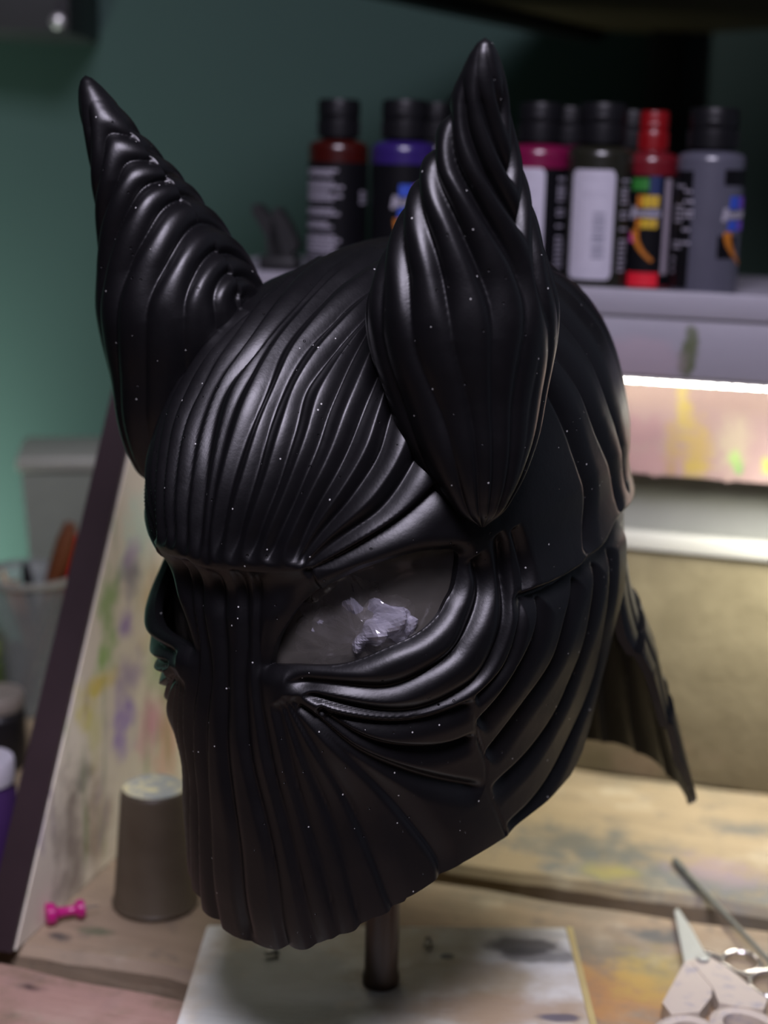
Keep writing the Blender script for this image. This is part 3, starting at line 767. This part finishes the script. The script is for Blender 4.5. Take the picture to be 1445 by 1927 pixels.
# eye opening in the (azimuth, height) chart
E = np.array(resample(CURVES['eye']+[CURVES['eye'][0]], 160)); E = np.stack([np.radians(E[:, 0])*.118, E[:, 1]], -1)
u = np.abs(AZ).ravel()*.118; v_ = ZF
sd = np.full(len(u), .02)
near = np.where((u > E[:, 0].min()-.012) & (u < E[:, 0].max()+.012) & (v_ > E[:, 1].min()-.012) & (v_ < E[:, 1].max()+.012))[0]
qu = np.stack([u[near], v_[near]], -1); best = np.full(len(near), 1e9); ins = np.zeros(len(near), bool)
for i in range(len(E)-1):
    a = E[i]; d = E[i+1]-a; l2 = max(d@d, 1e-14); r = qu-a; tt = np.clip(r@d/l2, 0, 1); D = np.hypot(*(r-tt[:, None]*d).T); best = np.minimum(best, D)
    c_ = (a[1] > qu[:, 1]) != (E[i+1][1] > qu[:, 1])
    xi = a[0]+(qu[:, 1]-a[1])*d[0]/(d[1] if abs(d[1]) > 1e-12 else 1e-12); ins ^= c_ & (qu[:, 0] < xi)
sd[near] = np.where(ins, -best, best)
rimr = np.clip(1-sd/.0075, 0, 1); disp = disp+.0042*rimr**2
fine = .0002*np.sin(Pf[:, 0]*120+Pf[:, 2]*90)*np.sin(Pf[:, 1]*110+Pf[:, 2]*70)
PD = Pf-Nf*(disp-lift+fine)[:, None]
ztab = ([0, 8, 15, 22, 30, 38, 45, 55, 62, 80, 95, 103, 108, 112, 115, 118, 120, 121.5, 180], [-.1675, -.1655, -.1605, -.154, -.1480, -.1445, -.143, -.1435, -.1440, -.1430, -.1400, -.134, -.124, -.110, -.093, -.074, -.055, -.0335, -.0335])
zed = np.interp(azd.ravel(), *ztab)
scal = .0016*np.abs(np.sin(azd.ravel()*pi/8.5))*(azd.ravel() < 32)
fld = np.minimum(ZF-zed+scal, sd)

def trim_grid(V, fld, na, nz, wrap=True):
    i = np.arange(nz-1)[:, None]; j = np.arange(na if wrap else na-1)[None, :]; jn = (j+1) % na
    a = (i*na+j).ravel(); b = (i*na+jn).ravel(); c = ((i+1)*na+jn).ravel(); d = ((i+1)*na+j).ravel()
    T = np.concatenate([np.stack([a, b, c], 1), np.stack([a, c, d], 1)])
    inn = fld > 0; cnt = inn[T].sum(1)
    keep = T[cnt == 3]; mixed = T[(cnt > 0) & (cnt < 3)]
    newv = []; cache = {}; tris = []; base = len(V)
    def cut(p, q):
        key = (p, q) if p < q else (q, p)
        if key not in cache:
            f = fld[p]/(fld[p]-fld[q]); cache[key] = base+len(newv); newv.append(V[p]*(1-f)+V[q]*f)
        return cache[key]
    for t3 in mixed.tolist():
        k = [x for x in range(3) if inn[t3[x]]]
        if len(k) == 1:
            p, q, r = t3[k[0]], t3[(k[0]+1) % 3], t3[(k[0]+2) % 3]; tris.append((p, cut(p, q), cut(p, r)))
        else:
            o_ = [x for x in range(3) if x not in k][0]; p, q, r = t3[o_], t3[(o_+1) % 3], t3[(o_+2) % 3]
            m1, m2 = cut(p, q), cut(p, r); tris.append((m1, q, r)); tris.append((m1, r, m2))
    V = np.concatenate([V, np.array(newv).reshape(-1, V.shape[1])]); T = np.concatenate([keep, np.array(tris, int).reshape(-1, 3)])
    used = np.unique(T); mp = np.full(len(V), -1); mp[used] = np.arange(len(used))
    return V[used], mp[T]
# close the crown with one apex vertex by collapsing the last ring
PDg = PD.reshape(NZ, NA, 3); PDg[-1] = PDg[-1].mean(0)
V6, T = trim_grid(np.concatenate([PDg.reshape(-1, 3), Nf], 1), fld, NA, NZ)
V, VN = V6[:, :3], V6[:, 3:]
# weld the collapsed crown
ap = np.where(np.abs(V-PDg[-1, 0]).max(1) < 1e-7)[0]
if len(ap) > 1:
    T2 = T.copy(); T2[np.isin(T2, ap)] = ap[0]; T = T2[(T2[:, 0] != T2[:, 1]) & (T2[:, 1] != T2[:, 2]) & (T2[:, 0] != T2[:, 2])]
    used = np.unique(T); mp = np.full(len(V), -1); mp[used] = np.arange(len(used)); V = V[used]; VN = VN[used]; T = mp[T]
if s_ < 0: T = T[:, ::-1]
def thicken(name, V, N, T, th, parent):
    """closed sheet: outer skin, inner skin offset along the smooth normals, and a crisp rim of its own"""
    N = N/np.maximum(np.linalg.norm(N, axis=1, keepdims=True), 1e-9)
    Vi = V-N*th; n = len(V)
    e = np.concatenate([T[:, [0, 1]], T[:, [1, 2]], T[:, [2, 0]]]); key = np.sort(e, 1)
    _, inv, cnt = np.unique(key[:, 0].astype(np.int64)*(n+1)+key[:, 1], return_inverse=True, return_counts=True)
    be = e[cnt[inv.ravel()] == 1]
    bv = np.unique(be); mp = np.full(n, -1); mp[bv] = np.arange(len(bv)); k = len(bv)
    a, b = mp[be[:, 0]]+2*n, mp[be[:, 1]]+2*n
    R = np.concatenate([np.stack([b, a, a+k], 1), np.stack([b, a+k, b+k], 1)])
    return np_mesh(name, np.concatenate([V, Vi, V[bv], Vi[bv]]), np.concatenate([T, T[:, ::-1]+n, R]), M_BLACK, parent)
shell = thicken('shell', V, VN, T, .0035, mask)
# neck guard: ribbed flap behind, hanging below the cap with a point on each side
NA2, NZ3 = 420, 200
ag = np.linspace(117.5, 242.5, NA2); tg = np.linspace(0, 1, NZ3)
AG, TG = np.meshgrid(ag, tg)
am = np.where(AG > 180, 360-AG, AG)
zlow = ctab(am, [117, 124, 132, 140, 146, 149, 153, 160, 170, 180], [-.040, -.092, -.145, -.190, -.214, -.2185, -.213, -.206, -.204, -.207])
zz = -.026+(zlow+.026)*TG
hb = head(np.radians(AG), np.maximum(zz, -.03)+0*AG)
rb = np.hypot(hb[..., 0], hb[..., 1])-.0032
fl = ctab(am, [117, 135, 149, 165, 180], [.012, .020, .0245, .019, .016])
k_ = np.clip((-.03-zz)/.187, 0, 1.2)
rr = rb-.006*np.sin(np.clip(k_*2.2, 0, 1)*pi)*.8+fl*k_**1.5
step = .0030*((zz < -.075-.0008*(180-am)*.6)*1.+(zz < -.130-.0008*(180-am)*.5)*1.)
phase = (am-117)/9.2+.25*np.sin(k_*5); fr = phase-np.floor(phase)
rel = .0020*(1-np.abs(2*fr-1)**3)*np.clip(k_*5, 0, 1)
rr = rr+rel+step*.8
GV = np.stack([rr*np.sin(np.radians(AG)), -rr*np.cos(np.radians(AG)), zz], -1).reshape(-1, 3)
i = np.arange(NZ3-1)[:, None]; j = np.arange(NA2-1)[None, :]
ga, gb_, gc, gd = (i*NA2+j).ravel(), ((i+1)*NA2+j).ravel(), ((i+1)*NA2+j+1).ravel(), (i*NA2+j+1).ravel()
GT = np.concatenate([np.stack([ga, gb_, gc], 1), np.stack([ga, gc, gd], 1)])
GN = np.stack([np.sin(np.radians(AG)), -np.cos(np.radians(AG)), .12+0*AG], -1).reshape(-1, 3)
fn = np.cross(GV[GT[5000, 1]]-GV[GT[5000, 0]], GV[GT[5000, 2]]-GV[GT[5000, 0]])
if fn@GN[GT[5000, 0]] < 0: GT = GT[:, ::-1]
guard = thicken('neck_guard', GV, GN, GT, .004, mask); guard['label'] = 'ribbed flap hanging behind with a pointed lower corner'

# horns
def horn(sgn):
    NT_, NTH = 300, 300
    t_ = np.linspace(0, 1, NT_); t_ = t_*t_*(3-2*t_)*.35+t_*.65
    th_ = np.linspace(0, 2*pi, NTH, endpoint=False)
    b0 = np.array([.0905, -.0575, .006]); b1 = np.array([.104, -.043, .1875]); bul = np.array([-.0200, .0155, 0])
    ax = b1-b0; L = np.linalg.norm(ax); ez = ax/L
    bl_ = np.interp(t_, [0, 1], [0, 1]); cur = np.sin(pi*np.clip(t_, 0, 1)**.85)**1.25
    c = b0+t_[:, None]*ax+cur[:, None]*bul
    rad = ctab(t_, [0, .03, .07, .17, .28, .38, .45, .55, .65, .76, .85, .90, .95, .98, .993, 1], [.001, .009, .0155, .0265, .0330, .0375, .0380, .0330, .0262, .0188, .0128, .0102, .0068, .0040, .0021, .0])
    e1 = np.array([-1, 0, 0.]); e1 = e1-ez*(e1@ez); e1 /= np.linalg.norm(e1); e2 = np.cross(ez, e1)
    TT, TH = np.meshgrid(t_, th_, indexing='ij')
    thp = np.abs((TH+.06+pi) % (2*pi)-pi)
    tc = .435
    dz_ = (TT-tc)*L; dn = np.where(dz_ > 0, dz_*(1+.25*np.clip(TT-.75, 0, 1)*-2), -dz_*.16)
    arc = .034*thp
    wv = .0016*np.sin(TT*11+TH*1.3)+.0012*np.sin(TT*7-TH*2.1+1)
    D = np.sqrt(dn**2+(arc*.74)**2)+wv
    ph = D/.0108+.28*np.sin(D*95)+.14*np.sin(TH*2+TT*9)+.04*np.sin(TH*4-TT*14); f = ph-np.floor(ph)
    prof = 1-np.clip(1-np.minimum(f/.62, (1-f)/.38), 0, 1)**2.2      # crest leaning one way, crisp valley
    up_ = np.clip((TT-.42)/.12, 0, 1)
    amp = np.clip(rad/.020, .12, 1)[:, None]*(.0017+.0030*up_)*np.clip((1.02-TT)*7, 0, 1)
    amp = amp*(.25+.75*np.clip((.93-TT)/.05, 0, 1))
    R = rad[:, None]*np.ones_like(TH)-amp*(1-prof)*np.clip(rad/.004, 0, 1)[:, None]
    R = np.maximum(R, 0)
    # slightly deeper front to back, flatter outer face
    V = c[:, None, :]+R[..., None]*(np.cos(TH)[..., None]*e1*.98+np.sin(TH)[..., None]*e2*1.02)
    V[..., 0] *= sgn
    V = V.reshape(-1, 3)
    i = np.arange(NT_-1)[:, None]; j = np.arange(NTH)[None, :]; jn = (j+1) % NTH
    F = np.stack([(i*NTH+j).ravel(), (i*NTH+jn).ravel(), ((i+1)*NTH+jn).ravel(), ((i+1)*NTH+j).ravel()], 1)
    if sgn < 0: F = F[:, ::-1]
    return np_mesh('horn', V, F, M_BLACK, mask)
h1 = horn(1); h2 = horn(-1)

# crumpled clear plastic bag inside, seen through the eye openings
def bag(name, c, r, amp, freq, n, m, parent, seed, sq=(1, 1, 1)):
    rs = np.random.RandomState(seed)
    u_ = np.linspace(0, 2*pi, n*2, endpoint=False); v2 = np.linspace(.02, pi-.02, n)
    U_, V_ = np.meshgrid(u_, v2)
    d = np.stack([np.sin(V_)*np.cos(U_), np.sin(V_)*np.sin(U_), np.cos(V_)], -1)
    h = np.zeros(U_.shape)
    for k in range(34):
        w_ = rs.normal(size=3); w_ /= np.linalg.norm(w_); o_ = rs.uniform(-.9, .9); fq = freq*rs.uniform(.5, 1.6)
        h += np.abs(((d@w_-o_)*fq) % 2-1)*rs.uniform(.4, 1)/fq
    h = (h-h.mean())/h.std()
    V = np.array(c)+d*np.array(sq)*(r+amp*h)[..., None]
    N = n*2; i = np.arange(n-1)[:, None]; j = np.arange(N)[None, :]; jn = (j+1) % N
    F = np.stack([(i*N+j).ravel(), ((i+1)*N+j).ravel(), ((i+1)*N+jn).ravel(), (i*N+jn).ravel()], 1)
    o = np_mesh(name, V.reshape(-1, 3), F, m, parent)
    o.data.polygons.foreach_set('use_smooth', np.zeros(len(o.data.polygons), bool)); return o
def film(name, op, tint, white):
    t = NT(name)
    tr = t.n('ShaderNodeBsdfTransparent'); tr.inputs[0].default_value = (.93, .93, .90, 1)
    gl = t.n('ShaderNodeBsdfGlossy'); gl.inputs['Roughness'].default_value = .18; gl.inputs[0].default_value = (.9, .9, .95, 1)
    df = t.n('ShaderNodeBsdfDiffuse'); df.inputs[0].default_value = (*tint, 1)
    ts = t.n('ShaderNodeBsdfTranslucent'); ts.inputs[0].default_value = (*tint, 1)
    m1 = t.n('ShaderNodeMixShader'); m1.inputs[0].default_value = .5; t.l(df.outputs[0], m1.inputs[1]); t.l(ts.outputs[0], m1.inputs[2])
    m2 = t.n('ShaderNodeMixShader'); m2.inputs[0].default_value = white; t.l(tr.outputs[0], m2.inputs[1]); t.l(m1.outputs[0], m2.inputs[2])
    fr = t.n('ShaderNodeFresnel'); fr.inputs[0].default_value = 1.45
    m3 = t.n('ShaderNodeMixShader'); t.l(t.math('MULTIPLY', fr.outputs[0], op), m3.inputs[0]); t.l(m2.outputs[0], m3.inputs[1]); t.l(gl.outputs[0], m3.inputs[2])
    t.l(m3.outputs[0], t.out.inputs[0]); return t.m
pb = thing('plastic_bag', 'crumpled clear plastic bag stuffed inside the mask behind the eye openings', 'bag', MT+Mrot @ Vector((0, 0, -.04)), rot=Mrot.to_euler())
fa = np.linspace(-pi, pi, 300, endpoint=False); fz = np.linspace(-.085, .058, 150)
FA, FZ = np.meshgrid(fa, fz); fp = head(FA, FZ); rsb = np.random.RandomState(4); hh = np.zeros(FA.shape)
for k in range(60):
    w_ = rsb.normal(size=3); w_ /= np.linalg.norm(w_); hh += np.abs(((fp@w_/.10-rsb.uniform(-1, 1))*rsb.uniform(1.5, 5)) % 2-1)*rsb.uniform(.3, 1)
hh = (hh-hh.mean())/hh.std()
capf = np.sqrt(np.clip(1-np.abs((FZ+.0135)/.0718)**5, 0, 1))
fp[..., :2] *= (.898*capf*(1-.018*np.clip(hh, -2, 2)))[..., None]
fp[..., 2] += .04
i = np.arange(149)[:, None]; j = np.arange(300)[None, :]; jn = (j+1) % 300
fo = np_mesh('film', fp.reshape(-1, 3), np.stack([(i*300+j).ravel(), (i*300+jn).ravel(), ((i+1)*300+jn).ravel(), ((i+1)*300+j).ravel()], 1), film('clear_film', 1.2, (.26, .24, .21), .38), pb)
fo.data.polygons.foreach_set('use_smooth', np.zeros(len(fo.data.polygons), bool))
bag('crumple', (.0405, -.0815, .000), 0.0190, .0050, 3.2, 60, film('milky_film', 2.6, (.85, .82, .95), .42), pb, 23, (1.3, .85, 1.05))

# ================================================================ OVERTURNED CUP, PUSH PIN
q = on_z(292, 1700, 0); cs = q
t = NT('stained_cup'); g = t.noise(30, 5); c = t.mix(g, (.055, .038, .022), (.14, .115, .075)); t.base(c, .45, 0, .4); t.bump(g, .0004); M_CUP = t.m
t = NT('cup_top_paint'); g = t.noise(90, 3); c = t.mix(t.ramp(g, .45, .6), (.45, .50, .44), (.85, .82, .48)); t.base(c, .4, 0, .4); M_CTP = t.m
ct = thing('cup', 'brown overturned cup with pale yellow paint on its base, left behind the mask', 'cup', (q.x, q.y, 0))
bm = bmesh.new(); add_lathe(bm, [(.0215, .0006), (.0235, .0008), (.0240, .003), (.0228, .0045), (.0185, .0660), (.0175, .0690), (.0160, .0700), (0, .0700)], 48); add_lathe(bm, [(.0215, .0006), (.0170, .066), (0, .067)], 48)
obj('body', bm, M_CUP, ct)
bm = bmesh.new(); add_lathe(bm, [(0, .0716), (.010, .0718), (.0150, .0712), (.0172, .0698), (.0160, .0700), (0, .0701)], 40); obj('paint_crust', bm, M_CTP, ct)
t = plain('pink_plastic', (.45, .012, .17), .3, var=.1)
q = on_z(122, 1716, .006)
pn = thing('push_pin', 'bright pink plastic push pin lying on the bench by the side panel', 'pin', (q.x, q.y, .0062), 0)
Mx = Matrix.Rotation(radians(24), 4, 'Z') @ Matrix.Rotation(pi/2, 4, 'Y')
bm = bmesh.new(); add_lathe(bm, [(0, -.0105), (.0050, -.0105), (.0060, -.0098), (.0060, -.0060), (.0050, -.005), (.0032, -.004), (.0026, .0), (.0026, .0045), (.0034, .006), (.0050, .0068), (.0052, .0095), (.0045, .0105), (0, .0105)], 28, M=Mx)
obj('grip', bm, t, pn)
bm = bmesh.new(); add_lathe(bm, [(.0006, .0105), (.0005, .018), (0, .0195)], 10, M=Mx); obj('needle', bm, plain('pin_steel', (.6, .6, .6), .25, .9), pn)

# ================================================================ LEFT: BRUSH CUP, BRUSHES, BOX, JARS
q = on_z(62, 1335, 0); QX, QY = q.x, q.y
t = NT('smoky_plastic'); t.base((.30, .33, .31), .2, 0, .5); t.b.inputs['Alpha'].default_value = .42; M_SMK = t.m
bc = thing('brush_cup', 'clear plastic cup holding brushes, left behind the side panel', 'cup', (QX, QY, 0))
bm = bmesh.new(); add_lathe(bm, [(0, .001), (.022, .001), (.0235, .003), (.0345, .100), (.0362, .102), (.0362, .106), (.0345, .107), (.0335, .104), (.0225, .004), (0, .003)], 48); obj('wall', bm, M_SMK, bc)
bm = bmesh.new(); add_lathe(bm, [(.0350, .1025), (.0372, .1025), (.0376, .1045), (.0372, .1065), (.0350, .1065)], 48); obj('rim', bm, plain('cup_rim', (.22, .22, .18), .3), bc)
def stick(name, label, cat, a, b, r0, r1, m, tip=None, grp='tools in the brush cup'):
    a = Vector(a); b = Vector(b); o_ = thing(name, label, cat, a, group=grp)
    bm = bmesh.new(); dd = b-a; add_tube(bm, [dd*f for f in (0, .25, .5, .75, .9, 1)], [r0, r0*1.05, (r0+r1)/2, r1, r1*.95, r1*.6], 12); obj('handle', bm, m, o_)
    if tip:
        bm = bmesh.new(); u_ = dd.normalized(); add_tube(bm, [u_*-.001, -u_*.012, -u_*.024], [r0*1.1, r0*1.3, r0*.4], 12); obj('bristles', bm, tip, o_)
    return o_
M_BRW = plain('brown_wood_handle', (.10, .030, .008), .45); M_RED = plain('red_handle', (.50, .008, .02), .35); M_BHN = plain('black_handle', (.01, .01, .01), .4); M_LTW = plain('pale_wood_handle', (.35, .26, .16), .5)
def up(px, py): return on_y(px, py, QY)
o0 = Vector((QX, QY, 0))
stick('brush', 'thick brown wooden handle leaning right in the brush cup', 'brush', o0+Vector((-.008, -.004, .009)), up(133, 985), .0035, .0075, M_BRW)
stick('brush', 'red handle leaning right beside the thick brown one in the brush cup', 'brush', o0+Vector((-.004, .008, .009)), up(147, 1018)+Vector((0, .012, 0)), .003, .0085, M_RED)
stick('spatula', 'black flat handle leaning furthest right in the brush cup', 'spatula', o0+Vector((.0, -.012, .008)), up(158, 1062)+Vector((0, -.008, 0)), .003, .0062, M_BHN)
stick('brush', 'pale wooden handle leaning left over the rim of the brush cup', 'brush', o0+Vector((.012, 0, .008)), up(2, 1072), .0022, .003, M_LTW)
stick('brush', 'short black handle upright at the back of the brush cup', 'brush', o0+Vector((.006, .014, .008)), up(40, 1068)+Vector((0, .012, 0)), .004, .0045, M_BHN)
stick('brush', 'short brown handle crossing inside the brush cup', 'brush', o0+Vector((.015, .006, .008)), up(28, 1090)+Vector((0, -.004, 0)), .003, .0035, plain('ochre_handle', (.20, .09, .03), .5))
# storage box
gb0 = on_y(140, 905, 1.16)
gb = thing('storage_box', 'grey-green translucent storage box with a rim, behind the brush cup', 'box', (gb0.x+.010, 1.185, 0), radians(9))
M_GB = plain('olive_grey_plastic', (.17, .19, .15), .5, var=.1)
bm = bmesh.new()
lv = [(.042, .030, .0006), (.052, .040, .17), (.049, .037, .171), (.040, .028, .004)]
rings = [[bm.verts.new((sx*x, sy*y, z)) for sx, sy in ((-1, -1), (1, -1), (1, 1), (-1, 1))] for x, y, z in lv]
for A, C_ in zip(rings[:-1], rings[1:]):
    for k in range(4): bm.faces.new((A[k], A[(k+1) % 4], C_[(k+1) % 4], C_[k]))
bm.faces.new(rings[0][::-1]); bm.faces.new(rings[-1]); obj('tub', bm, M_GB, gb, smooth=False)
bm = bmesh.new(); add_box(bm, -.056, .056, -.044, .044, .1715, .183, .003); obj('lid', bm, plain('pale_olive_lid', (.24, .25, .20), .5), gb)
# jars at the left edge of the frame
def jar(px, py, z, r, h, label, mb, ml, grp='jars at the left edge'):
    q = on_z(px, py, 0); j = thing('jar', label, 'jar', (q.x, q.y, .0004), group=grp)
    bm = bmesh.new(); add_lathe(bm, [(0, 0), (r*.93, 0), (r, .003), (r, h*.72), (r*.88, h*.78), (r*.88, h*.80), (0, h*.80)], 40); obj('body', bm, mb, j)
    bm = bmesh.new(); add_lathe(bm, [(0, h*.80), (r*.95, h*.80), (r*.97, h*.82), (r*.97, h*.97), (r*.92, h), (0, h)], 40); obj('lid', bm, ml, j); return j
jar(-8, 1440, 0, .021, .052, 'low jar with a grey-beige lid and black body, beside the brush cup', plain('black_jar', (.012, .011, .012), .4), plain('beige_lid', (.24, .21, .17), .5))
jar(-42, 1345, 0, .024, .060, 'jar with an olive green lid at the left edge, below the brush cup', plain('green_jar', (.05, .08, .02), .4), plain('olive_lid', (.12, .16, .04), .5))
jar(-24, 1640, 0, .018, .070, 'white plastic jar with a purple band at the left edge near the panel foot', plain('purple_jar', (.05, .02, .09), .4), plain('white_lid', (.50, .48, .52), .5))

# ================================================================ RIGHT FRONT: SCISSORS, WIRE
def flat(pts, z0): return [(on_z(px, py, z0).x, on_z(px, py, z0).y) for px, py in pts]
M_STL = plain('brushed_steel', (.62, .66, .63), .35, .55, var=.05)
t = NT('cream_scissor_handle'); g = t.noise(120, 4); c = t.mix(t.ramp(g, .5, .75), (.62, .55, .45), (.40, .38, .40)); t.base(c, .5, 0, .35); M_SCH = t.m
O = on_z(1330, 1830, 0)
sc = thing('scissors', 'cream-handled steel scissors at the lower right of the bench', 'scissors', (O.x, O.y, 0))
def shape(name, pts, z0, z1, m, parent, origin, bev=.0008):
    bm = bmesh.new(); pl_ = [(x-origin.x, y-origin.y) for x, y in flat(pts, z1)]; add_prism(bm, pl_, z0, z1)
    if bev: bmesh.ops.bevel(bm, geom=[e for e in bm.edges], offset=bev, segments=2, affect='EDGES')
    return obj(name, bm, m, parent)
shape('blade', [(1269, 1712), (1276, 1708), (1292, 1733), (1322, 1785), (1340, 1812), (1300, 1830), (1288, 1812), (1278, 1760)], .0035, .0055, M_STL, sc, O, .0004)
shape('blade', [(1273, 1716), (1279, 1712), (1300, 1745), (1326, 1792), (1335, 1815), (1310, 1825), (1292, 1800)], .0015, .0033, M_STL, sc, O, .0004)
def ringh(cx, cy, rx, ry, rot, w_, z0, z1, m, parent, name='handle', arm=None):
    """finger loop with an arm, as one plate"""
    n = 36; bm = bmesh.new(); q = []
    for k in range(n):
        a = 2*pi*k/n; ca, sa = cos(a), sin(a); row = []
        for fx, z in ((0, z0), (w_, z0+.0012), (w_, z1-.0012), (w_*.5, z1), (0, z1-.001)):
            x = (rx+fx)*ca; y = (ry+fx)*sa; X_ = cx+x*cos(rot)-y*sin(rot); Y_ = cy+x*sin(rot)+y*cos(rot)
            row.append(bm.verts.new((X_, Y_, z)))
        q.append(row)
    for k in range(n):
        A, C_ = q[k], q[(k+1) % n]
        for i_ in range(5): bm.faces.new((A[i_], A[(i_+1) % 5], C_[(i_+1) % 5], C_[i_]))
    if arm:
        s0 = len(bm.verts); add_prism(bm, arm, z0+.0002, z1-.0004)
    return obj(name, bm, m, parent)
def loc2(px, py, z=.008): q_ = on_z(px, py, z); return q_.x-O.x, q_.y-O.y
x, y = loc2(1292, 1955)
ringh(x, y, .0105, .0150, radians(-20), .0062, .001, .0095, M_SCH, sc, arm=[loc2(*p) for p in ((1288, 1813), (1312, 1806), (1342, 1842), (1338, 1880), (1316, 1908), (1262, 1912), (1246, 1890), (1268, 1850))])
x, y = loc2(1412, 1940)
ringh(x, y, .0105, .0150, radians(35), .0062, .0012, .0100, M_SCH, sc, arm=[loc2(*p) for p in ((1300, 1815), (1336, 1806), (1375, 1830), (1420, 1868), (1445, 1885), (1436, 1905), (1392, 1900), (1352, 1892), (1340, 1862))])
bm = bmesh.new(); x, y = loc2(1322, 1812); add_lathe(bm, [(0, .0001), (.002, .0001), (.002, .0098), (.0034, .0105), (.0030, .0116), (0, .0120)], 20, c=(x, y)); obj('pivot_screw', bm, M_STL, sc)
# small chrome scissors, finger rings
M_CHR = plain('chrome', (.75, .73, .72), .12, .95, var=.04)
O2 = on_z(1400, 1810, 0)
s2_ = thing('small_scissors', 'small chrome scissors with two finger rings, behind the cream-handled scissors', 'scissors', (O2.x, O2.y, 0))
def l3(px, py, z): q_ = on_z(px, py, z); return Vector((q_.x-O2.x, q_.y-O2.y, z))
def ring3(cpx, cpy, rx, ry, rot, z, nm='ring'):
    cc = l3(cpx, cpy, z); bm = bmesh.new(); n = 40
    add_tube(bm, [cc+Vector((rx*cos(a)*cos(rot)-ry*sin(a)*sin(rot), rx*cos(a)*sin(rot)+ry*sin(a)*cos(rot), .0008*sin(a))) for a in [2*pi*k/n for k in range(n)]], .0017, 10, closed=True); return obj(nm, bm, M_CHR, s2_)
ring3(1394, 1812, .0098, .0098, radians(-25), .0028); ring3(1450, 1852, .0105, .0115, radians(-25), .0034)
bm = bmesh.new(); add_tube(bm, [l3(1362, 1804, .0026), l3(1345, 1800, .0024), l3(1330, 1793, .0022), l3(1322, 1790, .002)], [.0018, .0026, .0022, .0012], 10, flat=.7); obj('blade', bm, M_CHR, s2_)
bm = bmesh.new(); add_tube(bm, [l3(1360, 1812, .0026), l3(1385, 1832, .003), l3(1408, 1840, .003)], [.0016, .0018, .0016], 10); obj('shank', bm, M_CHR, s2_)
# grey wire rod
a_ = on_z(1272, 1622, .0021); b_ = on_z(1470, 1832, .0085)
wr = thing('metal_rod', 'thin grey metal rod lying slantwise across the bench planks at right', 'rod', a_)
bm = bmesh.new(); dd = b_-a_; add_tube(bm, [Vector((0, 0, 0)), dd*.3, dd*.6, dd], [.0020, .0019, .0014, .0012], 12); obj('rod', bm, plain('grey_wire', (.20, .21, .18), .45, .3), wr)
bm = bmesh.new(); add_tube(bm, [dd*-.01, dd*.12], [.0023, .0021], 12); obj('grip', bm, plain('dark_grip', (.10, .11, .10), .6), wr)
